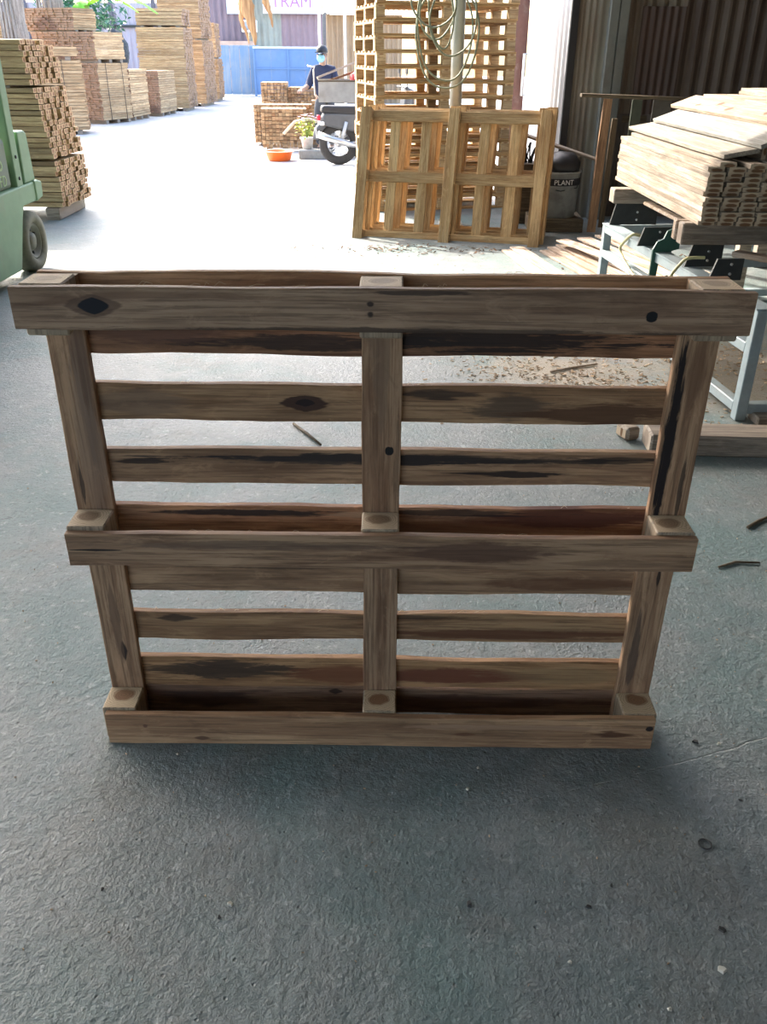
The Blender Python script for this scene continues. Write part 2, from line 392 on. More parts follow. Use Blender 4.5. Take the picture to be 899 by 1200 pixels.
# ------------------------------------------------------------------ the pallet standing on its edge
def mk(x, z, rx, rz, c=(.03, .02, .018), a=.9, rg=.5): return (x, z, rx, rz, c, a, rg)
BARK = (.028, .018, .015); RED = (.20, .075, .035); RUST = (.15, .06, .03)
hero = thing('wooden_pallet', 'brown hardwood pallet standing upright on its edge on the concrete floor', 'pallet', (-.0057, 1.528, 0), (.0128, 0, -.0074))
def hw(name, light, dark, marks, stain=(.115, .062, .034), amt=.6):
    light = (light[0] * 1.30, light[1] * 1.12, light[2] * 1.0); dark = (dark[0] * 1.16, dark[1] * .96, dark[2] * .86)
    return wood('pallet_' + name, light, dark, stain, amt, marks, ends=((.36, .26, .16), (.20, .12, .07), .03, .03), rough=.68, vary=0, stretch=(1.9, 30, 30), bump=.35)
L1, D1 = (.36, .255, .165), (.235, .155, .095)
L2, D2 = (.42, .285, .165), (.27, .165, .09)
FRONT = [
    (.0, 1.3255, 1.0055, 1.083, hw('top_face', (.31, .24, .175), (.20, .145, .10), [mk(-.515, .005, .055, .022, (.10, .058, .038), .75, .3), mk(-.515, .005, .030, .0165, (.010, .010, .015), 1, .12),
        mk(.482, -.006, .0105, .0105, (.01, .01, .012), 1, .2), mk(-.02, .012, .008, .007, BARK, .9), mk(-.02, -.006, .008, .007, BARK, .9), mk(.05, -.038, .55, .009, BARK, .75, 1.1), mk(.08, .033, .12, .005, BARK, .8, 1.2)])),
    (.0, 1.30, .499, .5765, hw('mid_face', (.33, .24, .16), (.205, .135, .085), [mk(-.59, .0, .06, .003, BARK, 1, .4), mk(-.25, .015, .35, .012, (.11, .07, .05), .6, 1), mk(.2, .005, .2, .028, (.10, .05, .032), .8, .7), mk(.5, -.02, .12, .01, (.20, .12, .07), .5, .8)])),
    (.0, 1.282, 0.0, .0895, hw('bottom_face', (.44, .31, .19), (.30, .195, .115), [mk(.54, .0, .06, .012, (.10, .04, .02), .9, .8), mk(.25, .018, .3, .010, (.40, .24, .15), .7, 1), mk(-.42, -.026, .022, .007, (.11, .05, .03), .8), mk(-.55, .01, .007, .006, (.13, .06, .04), .8), mk(.63, .02, .01, .009, BARK, 1, .4), mk(.2, -.004, .03, .006, RUST, .7)])),
]
for i, (xc, L, z0, z1, m) in enumerate(FRONT):
    obj('face_board', board_mesh('face_board', L, z1 - z0, .018, 11 + i, .003), m, hero, (xc, .009, (z0 + z1) / 2))
BACK = [
    (1.005, 1.083, hw('deck_a', L2, D2, [mk(.3, 0, .5, .02, (.30, .19, .09), .5, .9)])),
    (.924, 1.002, hw('deck_b', (.33, .19, .11), (.21, .11, .06), [mk(.22, -.005, .30, .030, BARK, .95, 1.3), mk(-.1, -.012, .3, .018, BARK, .85, 1.4), mk(-.45, .01, .2, .03, (.13, .06, .04), .7, .8)])),
    (.782, .860, hw('deck_c', (.36, .25, .15), (.24, .155, .085), [mk(-.155, .0, .055, .019, (.05, .022, .015), .95, .4), mk(-.155, .002, .022, .009, (.02, .01, .01), 1, .3), mk(.12, .022, .09, .012, BARK, .8, .8), mk(.26, -.005, .1, .03, (.09, .06, .04), .8, .9), mk(.45, -.015, .2, .025, (.10, .045, .022), .9, .9), mk(-.49, .0, .12, .035, (.15, .10, .07), .6, .6)])),
    (.640, .718, hw('deck_d', (.38, .27, .17), (.24, .16, .10), [mk(-.05, .018, .4, .014, (.045, .032, .028), .9, 1.2), mk(.1, .02, .55, .012, (.03, .022, .02), .9, 1.1), mk(.28, -.012, .12, .008, BARK, .95, .9), mk(-.5, .01, .07, .007, BARK, .9, .9), mk(.5, .022, .1, .01, BARK, .8)])),
    (.500, .582, hw('deck_e', (.40, .24, .135), (.25, .13, .07), [mk(-.25, .026, .28, .010, BARK, .95, 1), mk(-.05, .024, .09, .009, (.50, .30, .17), .8, .6), mk(.2, -.005, .32, .02, RED, .6, .8), mk(.4, .02, .22, .03, (.11, .035, .02), .9, .8), mk(.15, .03, .2, .01, BARK, .8, 1.2)])),
    (.362, .440, hw('deck_f', (.37, .265, .17), (.25, .17, .105), [mk(.4, -.01, .2, .02, (.14, .06, .03), .7, .8), mk(-.25, .03, .3, .01, BARK, .6, 1)])),
    (.226, .304, hw('deck_g', (.34, .235, .135), (.215, .135, .075), [mk(-.48, .02, .05, .012, BARK, .8, .8), mk(.3, -.018, .35, .016, (.13, .05, .025), .85, .9), mk(.05, .028, .2, .008, BARK, .6, 1)])),
    (.085, .169, hw('deck_h', (.40, .26, .14), (.26, .16, .08), [mk(-.37, .005, .22, .030, (.035, .025, .02), .85, 1.3), mk(-.08, -.005, .16, .033, RED, .9, .5), mk(.17, -.005, .26, .026, (.19, .065, .035), .95, .5), mk(.45, .0, .2, .03, (.30, .20, .10), .5, .7)])),
    (.0, .083, hw('deck_i', (.31, .21, .135), (.20, .125, .08), [mk(-.42, .0, .15, .03, (.10, .055, .04), .8, .7), mk(-.11, .028, .02, .010, (.04, .02, .015), .9), mk(.2, .0, .4, .02, (.13, .06, .04), .7, .9)])),
]
for i, (z0, z1, m) in enumerate(BACK):
    obj('deck_board', board_mesh('deck_board', 1.304, z1 - z0, .018, 31 + i, .0045), m, hero, (0, .122, (z0 + z1) / 2))
STR = [
    (-.6125, hw('runner_a', L1, D1, [mk(.35, -.02, .25, .018, (.13, .08, .055), .7, .9), mk(-.34, -.008, .03, .008, BARK, .95, .5), mk(-.25, .0, .12, .012, (.14, .08, .05), .7, .9), mk(.1, .02, .05, .006, BARK, .8, 1), mk(.17, -.01, .22, .03, (.25, .17, .12), .5, .8)])),
    (-.001, hw('runner_b', (.33, .24, .16), (.22, .145, .09), [mk(.185, -.017, .011, .010, (.012, .01, .01), 1, .3), mk(.4, .0, .2, .02, (.20, .13, .085), .6, .7), mk(-.07, .012, .02, .004, BARK, .8)])),
    (.609, hw('runner_c', (.40, .29, .19), (.26, .175, .11), [mk(.23, .022, .26, .015, (.018, .012, .012), 1, .9), mk(.1, -.02, .1, .006, BARK, .8, 1.2), mk(-.35, .015, .12, .012, (.09, .06, .045), .8, .9), mk(-.12, -.01, .03, .005, BARK, .9), mk(.36, -.005, .1, .02, (.17, .09, .05), .7, .8)])),
]
for i, (x, m) in enumerate(STR):
    o = obj('runner', board_mesh('runner', 1.078, .079, .018, 51 + i, .0022), m, hero, (x, .104, .541))
    o.rotation_euler = (0, -PI / 2, 0)        # length up, width across
def block(x, z0, z1, k, pale, core, off):
    m = wood('pallet_block_%d' % k, pale, tuple(c * .72 for c in pale), (.2, .13, .08), .4, ends=((pale[0] * 1.45, pale[1] * 1.45, pale[2] * 1.4), tuple(q * 1.15 for q in core), .032, .026), rings=(off[0], off[1], 0), endaxis=2, vary=0, bump=.35, stretch=(26, 26, 1.8))
    MB().box((0, 0, 0), (.079, .0775, z1 - z0), ch=.003).build('block', m, hero, (x, .0565, (z0 + z1) / 2))
k = 0
for (z0, z1, P, C) in ((.988, 1.0835, (.42, .32, .22), (.34, .25, .17)), (.495, .583, (.43, .33, .23), (.25, .165, .10)), (.001, .092, (.46, .35, .23), (.27, .145, .075))):
    for x in (-.6125, -.001, .609):
        block(x, z0, z1, k, P, C, (random.uniform(-.004, .006), random.uniform(.002, .012))); k += 1
# pale shavings caught on the top edges
sh = MB(); rs = random.Random(3)
for _ in range(46):
    x = rs.choice([rs.gauss(-.37, .05), rs.uniform(-.6, .6), rs.gauss(.2, .2)]); zb, yb = rs.choice([(1.084, .016), (1.084, .12), (.577, .014), (.861, .12), (.305, .12), (.583, .12)])
    if abs(x) > .64: continue
    a = rs.uniform(-.5, .5); l = rs.uniform(.008, .028); h = rs.uniform(.001, .008)
    sh.tube([(x, yb, zb - .002), (x + l * .5, yb - .003, zb + h), (x + l, yb + a * .01, zb + h * .3)], .00045, 4)
sh.build('wood_fibres', plain('pale_fibre', (.62, .45, .28), .7), hero, kind='stuff')

# ------------------------------------------------------------------ generic flat pallets
def pallet_parts(root, w, d, mats, face_along_y=True, ndeck=7, seed=0):
    """w on X, d on Y, lying flat from z=0: face boards, blocks, runners, deck boards"""
    r = random.Random(seed); bx = .09; tb, hb = .016, .082
    hb_m = MB().box((0, 0, 0), (bx, .085, hb), ch=.003).mesh('block')
    fb = board_mesh('face_board', d if face_along_y else w, .09, tb, seed + 1, .003, 8)
    rn = board_mesh('runner', w if face_along_y else d, .09, .017, seed + 2, .003, 8)
    dk = [board_mesh('deck_board', d if face_along_y else w, .085, .017, seed + 3 + i, .004, 8) for i in range(3)]
    flat = (PI / 2, 0, 0)
    for i in (-1, 0, 1):
        for j in (-1, 0, 1):
            obj('block', hb_m, mats[1], root, (i * (w / 2 - bx / 2), j * (d / 2 - .0425), tb + hb / 2))
    for i in (-1, 0, 1):
        if face_along_y:
            a = obj('face_board', fb, mats[0], root, (i * (w / 2 - bx / 2), 0, tb / 2)); a.rotation_euler = (PI / 2, 0, PI / 2)
            b = obj('runner', rn, mats[0], root, (0, i * (d / 2 - .045), tb + hb + .0085), flat)
        else:
            a = obj('face_board', fb, mats[0], root, (0, i * (d / 2 - .045), tb / 2), flat)
            b = obj('runner', rn, mats[0], root, (i * (w / 2 - bx / 2), 0, tb + hb + .0085)); b.rotation_euler = (PI / 2, 0, PI / 2)
    span = (w if face_along_y else d) / 2 - .045
    for i in range(ndeck):
        t = -span + 2 * span * i / (ndeck - 1)
        if 0 < i < ndeck - 1: t += r.uniform(-.012, .012)
        q = obj('deck_board', dk[i % 3], mats[0], root, (t, 0, tb + hb + .0255) if face_along_y else (0, t, tb + hb + .0255))
        q.rotation_euler = (PI / 2, 0, PI / 2) if face_along_y else flat
PAL_T = .016 + .082 + .034
st_c = Vector((-.108, 9.30, 0)); yaw = R(13.0)
ux = Vector((math.cos(yaw), math.sin(yaw), 0)); uy = Vector((-math.sin(yaw), math.cos(yaw), 0))
proto = thing('stacked_pallet', '', 'pallet', group='new pallets in the tall stack behind the post')
pallet_parts(proto, 1.42, 1.04, (M['pale_wood'], M['block_wood']), False, 7, 100)
NPAL = 16
for i in range(NPAL):
    o = proto if i == 0 else copy_tree(proto)
    o['label'] = 'pale new pallet, %s in the tall stack behind the cable post' % ('lowest', 'second up from the ground', 'third up from the ground', 'fourth up from the ground', 'fifth up from the ground', 'sixth up from the ground', 'seventh up from the ground', 'eighth up from the ground', 'eighth down from the top', 'seventh down from the top', 'sixth down from the top', 'fifth down from the top', 'fourth down from the top', 'third down from the top', 'second down from the top', 'topmost')[i]
    o.location = st_c + Vector((0, 0, .0015 * i)) + ux * (.71 + random.uniform(-.012, .012)) + uy * (.52 + random.uniform(-.015, .015)) + Vector((0, 0, i * PAL_T))
    o.rotation_euler = (0, 0, yaw + random.uniform(-.01, .01))
lp = thing('leaning_pallet', '', 'pallet', group='pallets leaning in a row before the post')
pallet_parts(lp, 1.64, 1.10, (M['pale_wood'], M['block_wood']), True, 7, 200)
LY = R(-13.5); LEANA = R(18.5); base = Vector((-.30, 7.86, 0))
lx = Vector((math.cos(LY), math.sin(LY), 0)); ly = Vector((-math.sin(LY), math.cos(LY), 0))
for i in range(4):
    o = lp if i == 0 else copy_tree(lp)
    rot = Matrix.Rotation(LY, 4, 'Z') @ Matrix.Rotation(-LEANA, 4, 'X') @ Matrix.Rotation(PI, 4, 'Z') @ Matrix.Rotation(PI / 2, 4, 'X')
    offs = lx * (.82 + (0, .03, -.04, .02)[i]) + ly * (i * (PAL_T + .004) / math.cos(LEANA))
    c = base + offs + ly * (.55 * math.sin(LEANA)) + Vector((0, 0, .55 * math.cos(LEANA)))
    if i == 0: c.z += 0
    o.matrix_world = Matrix.Translation(c) @ rot
    o['label'] = ('front orange-lit pallet leaning on its long edge in front of the others', 'second leaning pallet, directly behind the front leaning pallet', 'third leaning pallet, between the second and the rearmost one', 'rearmost leaning pallet, resting against the round steel post')[i]
# ------------------------------------------------------------------ post with coiled cable
ps = thing('round_steel_post', 'round grey steel post rising behind the leaning pallets', 'post', (.628, 8.60, 0))
MB().lathe([(0, 0), (.055, 0), (.055, 4.38), (0, 4.38)], 20).build('pipe', M['galv'], ps)
MB().box((0, 0, .006), (.22, .22, .012), ch=.002).build('base_plate', M['galv'], ps)
MB().tube([(-.03, -.045, 2.05), (-.05, -.10, 2.05), (-.05, -.115, 2.09)], .008, 6).build('hook', M['steel_dark'], ps)
cb = thing('cable_coil', 'loose green grey cable coil hanging on the round post', 'cable', (.525, 8.51, 1.55))
cb.scale = (.95, .95, .95)
rc = random.Random(5)
cm = plain('green_grey_cable', (.20, .22, .14), .55)
for i, (cx, cz, a, b, tl) in enumerate(((0, 0, .285, .43, .0), (-.03, .06, .25, .42, .08), (-.10, .25, .16, .26, -.1), (-.07, .22, .11, .30, .12), (.05, .16, .21, .30, -.06), (-.13, .3, .2, .22, .2))):
    pts = []
    for k in range(36):
        t = 2 * PI * k / 36
        x = a * math.cos(t) * (1 + .05 * math.sin(3 * t + i)); z = b * math.sin(t) * (1 + .04 * math.cos(2 * t + i))
        pts.append((cx + x * math.cos(tl) - z * math.sin(tl), -.012 - .022 * i + .012 * math.sin(2 * t + i), cz + .02 + x * math.sin(tl) + z * math.cos(tl)))
    MB().tube(pts, .0085, 6, closed=True).build('cable_loop', cm, cb)
# ------------------------------------------------------------------ steel table carrying the planks
TB = thing('steel_table', 'pale blue grey welded steel frame table beneath the plank stack', 'table', (1.60, 3.62, 0), (0, 0, R(5.2)))
TL, TW, TH = 2.05, 1.5, .5
sq = .05
for (x, y, zt) in ((0, 0, TH), (0, TL, TH), (TW, 0, TH), (TW, TL, TH)):
    MB().box((x, y, zt / 2), (sq, sq, zt), ch=.003).build('leg', M['steel_pale'], TB)
for (x, z) in ((0, TH - sq / 2), (TW, TH - sq / 2), (0, .325), (0, .055), (TW, .055)):
    MB().box((x, TL / 2, z), (sq * .98, TL - sq, sq * .9), ch=.003).build('rail', M['steel_pale'], TB)
for (y, z) in ((0, TH - sq / 2), (TL, TH - sq / 2), (TL / 2, TH - sq / 2), (0, .055), (TL, .055)):
    MB().box((TW / 2, y, z), (TW - sq, sq * .98, sq * .9), ch=.003).build('rail', M['steel_pale'], TB)
MB().box((.012, TL / 2, TH + .003), (.085, TL + .04, .006)).build('top_flange', M['steel_pale'], TB)
for i, (y, h, w, x) in enumerate(((2.0, .135, .30, .14), (1.33, .10, .20, .03), (.80, .113, .19, .08), (.50, .10, .16, .06))):
    b = MB().prism([(-w / 2, 0), (w / 2, 0), (w / 2, h), (-w / 2 + .03, h)], 'Y', -.006, .006).build('bracket_plate', M['steel_dark'], TB, (x, y, TH + .006))
    for (bx, bz) in ((.02, .03), (.02, .075)):
        MB().lathe([(0, -.004), (.007, -.004), (.007, .002), (0, .004)], 8, Matrix.Translation((bx, -.008, bz)) @ Matrix.Rotation(PI / 2, 4, 'X')).build('bolt', M['chrome'], b)
hk = MB(); pl = [(0, -.17), (0, .03), (.02, .07), (.055, .085), (.07, .125), (.105, .14), (.14, .125), (.15, .09), (.15, .03), (.11, .02), (.10, -.02), (.045, -.03), (.04, -.125), (.075, -.13), (.11, -.11), (.11, -.17)]
hk.prism(pl, 'Y', -.006, .006); hk.build('hook_bracket', M['green_dark'], TB, (-.045, 1.16, TH - .01), (0, 0, R(4)))
def hose(pts, r, name, label):
    P = []
    for i in range(len(pts) - 1):
        a, b, c, d = [Vector(pts[max(0, min(len(pts) - 1, i + q))]) for q in (-1, 0, 1, 2)]
        for k in range(8):
            t = k / 8; P.append(.5 * ((2 * b) + (c - a) * t + (2 * a - 5 * b + 4 * c - d) * t * t + (3 * b - a - 3 * c + d) * t ** 3))
    P.append(Vector(pts[-1]))
    return tag(MB().tube(P, r, 7).build(name, M['hose_yellow']), label, 'hose')
def beside_table(px, py, x=-.052):       # point on the upright plane just outside the table's left rails
    n = Vector((math.cos(R(5.2)), math.sin(R(5.2)), 0)); d = ray(px, py); o_ = Vector((0, 0, CAM_H))
    return o_ + d * ((Vector((1.60, 3.62, 0)).dot(n) + x) / d.dot(n))
h0 = beside_table(733, 279); h0.z = TH + .017
hose([h0 + Vector((.085, 0, 0)), h0 + Vector((.03, -.01, .004)), beside_table(727, 290), beside_table(731, 304), beside_table(742, 322), beside_table(757, 342), beside_table(780, 366)], .009, 'plastic_hose', 'yellowed hose looping off the steel table beside dark plates')
hose([PY(826, 302, 4.3), PY(806, 303, 4.3), PY(795, 312, 4.28), PY(786, 324, 4.25), PY(780, 340, 4.25)], .008, 'plastic_hose', 'short pale hose hanging below the green hook bracket')

# sleepers, planks
BT = .725
def timber(name, label, cat, c, size, rotz=0, mat='grey_timber', rotx=0, roty=0, group=None, ch=.006):
    o = MB().box((0, 0, 0), size, ch=ch).build(name, M[mat], None, c, (rotx, roty, rotz)); return tag(o, label, cat, group)
timber('timber_beam', 'thick grey beam under the near end of the plank stack', 'beam', (2.39, 4.42, BT - .052), (1.86, .075, .104), R(1))
timber('timber_beam', 'thin board edge beside the near grey beam under planks', 'beam', (2.37, 4.49, BT - .047), (1.84, .045, .094), R(1), 'loose_wood')
timber('timber_beam', 'thick grey beam under the far end of the plank stack', 'beam', (2.35, 5.62, BT - .042), (1.90, .11, .084), R(1))
timber('thin_lath', 'thin pale lath running below the planks between both beams', 'lath', (1.60, 4.98, .66), (.05, .95, .02), R(2), 'loose_wood')
timber('short_board', 'narrow board sticking out below the near grey beam', 'board', (1.97, 4.10, .585), (.70, .07, .028), R(-48), 'loose_wood')
PLW, PLT, PLL = .086, .0222, 1.70
pm = [board_mesh('plank', PLL, PLW - .0085, PLT - .001, 300 + i, .0025, 8, .0012) for i in range(5)]
def plank(x, y, z, yaw=0, roll=0, pitch=0, me=None, label='', group=None, mat='stack_wood', name='plank'):
    me = me or random.choice(pm)
    o = obj(name, me, M[mat]); o.matrix_world = Matrix.Translation((x, y, z)) @ Matrix.Rotation(PI / 2 + yaw, 4, 'Z') @ Matrix.Rotation(pitch, 4, 'Y') @ Matrix.Rotation(PI / 2 + roll, 4, 'X')
    return tag(o, label, 'plank', group)
NC, NR = 7, 12
for r_ in range(NR):
    for c_ in range(NC):
        plank(1.548 + c_ * PLW + random.uniform(-.001, .001) + (.006 if c_ else 0), 5.13 + random.uniform(-.018, .018) + (.012 if r_ % 3 == 0 else 0), BT + PLT * (r_ + .5), random.uniform(-.001, .001),
              label='sawn plank with brown heartwood end in the sunlit plank stack', group='planks in the stack on the steel table')
ztop = BT + PLT * NR
for i, (x, dy, lab) in enumerate(((1.60, .02, 'edge'), (1.70, -.05, ''), (1.82, .03, ''), (1.93, -.02, ''), (2.04, .04, ''))):
    plank(x, 5.10 + dy, ztop + PLT * .5, R((-.5, .4, -.3, .3, 0)[i]), label='loose plank lying flat across the top course of the stack', group='loose planks over the stack')
M['wide_0'] = wood('weathered_wide_plank', (.34, .30, .24), (.22, .19, .15), (.15, .12, .09), .6, vary=0)
M['wide_1'] = wood('grey_wide_plank', (.28, .275, .25), (.20, .19, .17), (.14, .13, .11), .5, vary=0)
M['wide_2'] = wood('knotty_wide_plank', (.38, .30, .22), (.26, .185, .125), (.18, .10, .055), .6, marks=[mk(-.5, .0, .05, .03, (.10, .04, .02), .9, .5), mk(.0, -.02, .05, .03, (.11, .05, .025), .9, .5), mk(.25, .02, .04, .025, (.10, .04, .02), .9, .5), mk(.5, -.03, .04, .02, (.10, .05, .03), .9, .5)], vary=0)
wide = [board_mesh('plank', 1.78, .165, .020, 340 + i, .003, 8) for i in range(3)]
for i, (x, y, z, rl, yw, lab) in enumerate((
        (1.665, 5.22, ztop + .052, R(10), R(.0), 'wide plank with a curled edge on the left of the stack top'),
        (1.80, 5.16, ztop + .116, R(20), R(.3), 'wide pale grey plank tilted over the stack top'),
        (1.945, 5.30, ztop + .193, R(20), R(.5), 'wide tilted plank with brown knots topping the stack'))):
    plank(x, y, z, yw, -rl, 0, wide[i], lab, name='wide_plank', mat='wide_%d' % i)
plank(1.795, 5.24, ztop + PLT + .0395, 0, -PI / 2, 0, None, 'plank lying on edge below the tilted wide planks', name='plank')
for r_ in range(23):
    for c_ in range(6):
        if r_ < 8 and c_ > 0: continue
        if r_ >= 21 and c_ < 3: continue
        plank(2.44 + c_ * (PLW + .003) + random.uniform(-.0015, .0015), 6.36 + random.uniform(-.03, .02), BT + PLT * (r_ + .5) + .001, random.uniform(-.0015, .0015), label='weathered plank in the taller stack behind the tilted wide planks', group='planks in the taller stack')
for y_, lab in ((5.95, 'timber trestle under the near half of the taller plank stack'), (6.80, 'timber trestle under the far half of the taller plank stack')):
    tr_ = thing('trestle', lab, 'trestle', (2.66, y_, 0))
    MB().box((0, 0, BT - .05), (.62, .09, .10), ch=.005).build('beam', M['grey_timber'], tr_)
    for x_ in (-.24, .24): MB().box((x_, 0, (BT - .1) / 2), (.08, .08, BT - .1), ch=.004).build('leg', M['grey_timber'], tr_)
# long beam on the floor by the table leg
timber('floor_beam', 'dark squared timber lying on the floor beside the table leg', 'beam', (2.02, 3.245, .045), (1.86, .15, .09), R(-2.5), ch=.008)
timber('timber_offcut', 'pale timber offcut touching the end of the dark floor beam', 'offcut', (1.045, 3.40, .03), (.07, .09, .06), R(20), 'stack_wood', ch=.012)
timber('table_foot_beam', 'dark timber foot running back from the steel table leg', 'beam', (2.3, 3.62, .02), (1.3, .10, .04), R(3))

# loose boards and bark on the floor
q_ = base + lx * .82 + ly * .12
FOOT = [(q_.x, q_.y, LY, 1.72, .50), (-.0057, 1.594, -.0074, 1.33, .16)]                # leaning and standing pallets
for (x_, y_) in ((0, 0), (0, TL), (TW, 0), (TW, TL)):
    FOOT.append((1.60 + x_ * math.cos(R(5.2)) - y_ * math.sin(R(5.2)), 3.62 + x_ * math.sin(R(5.2)) + y_ * math.cos(R(5.2)), R(5.2), .06, .06))
FOOT += [(2.66 + x_, y_, 0, .09, .09) for x_ in (-.24, .24) for y_ in (5.95, 6.80)] + [(2.02, 3.245, R(-2.5), 1.88, .16), (1.045, 3.40, R(20), .08, .10), (2.3, 3.62, R(3), 1.3, .11)]
tA, tB = G(645, 437), G(700, 428); FOOT.append(((tA.x + tB.x) / 2, (tA.y + tB.y) / 2, math.atan2(tB.y - tA.y, tB.x - tA.x), (tB - tA).length, .016))
lb = [board_mesh('loose_board', 1.5, .11, .016, 360 + i, .006, 10) for i in range(4)]
spec = [((596, 292), (668, 346), .02, 'sunlit board lying apart from the loose board pile'), ((606, 289), (690, 345), .035, 'second sunlit board beside the loose board pile'),
        ((640, 288), (725, 335), .05, ''), ((650, 284), (740, 330), .07, ''), ((660, 281), (760, 330), .09, ''), ((672, 279), (775, 326), .105, ''), ((690, 278), (790, 326), .12, ''),
        ((660, 276), (775, 318), .14, ''), ((685, 275), (800, 322), .15, ''), ((705, 279), (812, 328), .12, ''), ((715, 285), (830, 335), .10, '')]
for i, (a, b, z, lab) in enumerate(spec):
    A = G(*a, z); B = G(*b, z); d = (B - A); yw = math.atan2(d.y, d.x); L = 1.5
    c = A + d.normalized() * (L / 2)
    o = obj('loose_board', lb[i % 4], M['loose_wood']); FOOT.append((c.x, c.y, yw, 1.5, .12))
    zz = (.010, .027)[i] if i < 2 else .010 + .0185 * (i - 2)
    o.matrix_world = Matrix.Translation((c.x, c.y, zz)) @ Matrix.Rotation(yw, 4, 'Z') @ Matrix.Rotation(PI / 2, 4, 'X')
    tag(o, lab or 'rough board in the loose pile on the floor before the rack', 'board', None if lab else 'loose boards on the floor')
FOOT = [(c_[0], c_[1], c_[2], c_[3] + .02, c_[4] + .02) for c_ in FOOT]
def clear(x, y, m):
    for (cx, cy, a, L, Wd) in FOOT:
        dx, dy = x - cx, y - cy; u = dx * math.cos(a) + dy * math.sin(a); v = -dx * math.sin(a) + dy * math.cos(a)
        if abs(u) < L / 2 + m and abs(v) < Wd / 2 + m: return False
    return True
def chips(name, label, cat, spots, mat, seed, sz=(.01, .05), curl=True):
    r = random.Random(seed); mb = MB()
    for (cx, cy, sx, sy, n, hz) in spots:
        for _ in range(n):
            x = r.gauss(cx, sx); y = r.gauss(cy, sy); l = r.uniform(*sz); w = l * r.uniform(.08, .5); t = r.uniform(.0008, .004)
            if not clear(x, y, l * .55): continue
            Mx = Matrix.Translation((x, y, t / 2 + .0005 + abs(r.gauss(0, hz)))) @ Euler((r.gauss(0, .2), r.gauss(0, .2), r.uniform(0, 6.28))).to_matrix().to_4x4()
            mb.box((0, 0, 0), (l, w, t), Mx, r.uniform(.55, 1.25))
    o = mb.build(name, mat, kind='stuff'); tag(o, label, cat); return o
M['chip'] = wood('chip_wood', (.58, .44, .30), (.40, .28, .17), vary=0, tint=True)
M['bark'] = wood('bark_scrap', (.20, .12, .07), (.10, .055, .03), vary=0, tint=True)
pA, pB, pC = G(655, 438), G(800, 470), G(850, 420)
chips('wood_shavings', 'scattered pale wood shavings and splinters on the floor', 'shavings', [(pA.x, pA.y, .32, .25, 800, .004), (pA.x + .15, pA.y - .15, .2, .12, 160, .003), (pC.x, pC.y, .25, .35, 600, .003), (1.35, 3.75, .18, .2, 160, .002), (.9, 6.0, .6, .5, 160, .002)], M['chip'], 11, (.004, .026))
bp = G(735, 312)
chips('bark_scraps', 'brown bark scraps heaped beside the loose boards', 'bark', [(bp.x + .05, bp.y - .1, .22, .22, 520, .05), (.35, 7.35, .5, .12, 260, .01)], M['bark'], 12, (.01, .045))
chips('floor_grit', 'fine grit and sawdust specks strewn over the concrete', 'grit', [(0, 1.6, 1.1, .9, 500, 0), (1.2, 2.4, .5, .6, 200, 0)], M['chip'], 13, (.0015, .005))
M['chip_pale'] = plain('pale_chip', (.55, .52, .44), .7); M['chip_dark'] = plain('dark_chip', (.045, .045, .042), .7)
def chip(px, py, l, w, h, rz, mat, label, group, name='wood_chip', cat='chip'):
    p = G(px, py); r = random.Random(px * 7 + py)
    vs = [(-l / 2, -w * .3, 0), (-l * .1, -w / 2, 0), (l / 2, -w * .2, 0), (l * .35, w * .45, 0), (-l * .3, w / 2, 0)]
    vs += [(x * .8, y * .8, h * r.uniform(.6, 1)) for x, y, z in vs]
    fs = [(4, 3, 2, 1, 0), (5, 6, 7, 8, 9)] + [(i, (i + 1) % 5, (i + 1) % 5 + 5, i + 5) for i in range(5)]
    tag(MB().add(vs, fs).build(name, mat, None, (p.x, p.y, .0002), (0, 0, rz)), label, cat, group)
for (a, b, l) in ((270, 1060, .012), (548, 925, .009), (846, 1137, .016), (668, 1128, .008), (843, 872, .010), (785, 1183, .009), (208, 884, .006), (560, 900, .007)):
    chip(a, b, l, l * .8, l * .45, a * .3, M['chip_pale'], 'small pale wood chip lying alone on the floor', 'pale chips on the floor')
for (a, b, l) in ((550, 1060, .016), (690, 1063, .013), (846, 1090, .016), (815, 870, .016), (717, 1038, .009), (120, 1042, .009), (257, 1075, .010), (868, 938, .010)):
    chip(a, b, l, l * .6, l * .35, a * .3, M['chip_dark'], 'small dark scrap lying alone on the floor', 'dark scraps on the floor', 'dark_scrap', 'scrap')
def twig(pts, r, label, mat='old_wood'):
    P = [G(*p) + Vector((0, 0, r + .001)) for p in pts]
    tag(MB().tube(P, [r, r * 1.1, r * .8][:len(P)], 6).build('twig', M[mat]), label, 'twig')
twig([(344, 498), (360, 510), (376, 523)], .006, 'thin dark stick on the floor behind the pallet')
twig([(842, 666), (862, 660), (890, 661)], .004, 'crooked twig on the floor right of the pallet')
twig([(876, 620), (888, 613), (899, 608)], .006, 'thicker twig on the floor below the dark beam')
twig([(645, 437), (672, 432), (700, 428)], .006, 'splintered stick lying among the wood shavings', 'loose_wood')
tag(MB().tube([G(826, 990) + Vector((.013 * math.cos(t * .3), .013 * math.sin(t * .3), .0022)) for t in range(21)], .0016, 5, closed=True).build('rubber_ring', M['chip_dark']), 'small dark rubber ring lying flat on the floor', 'ring')

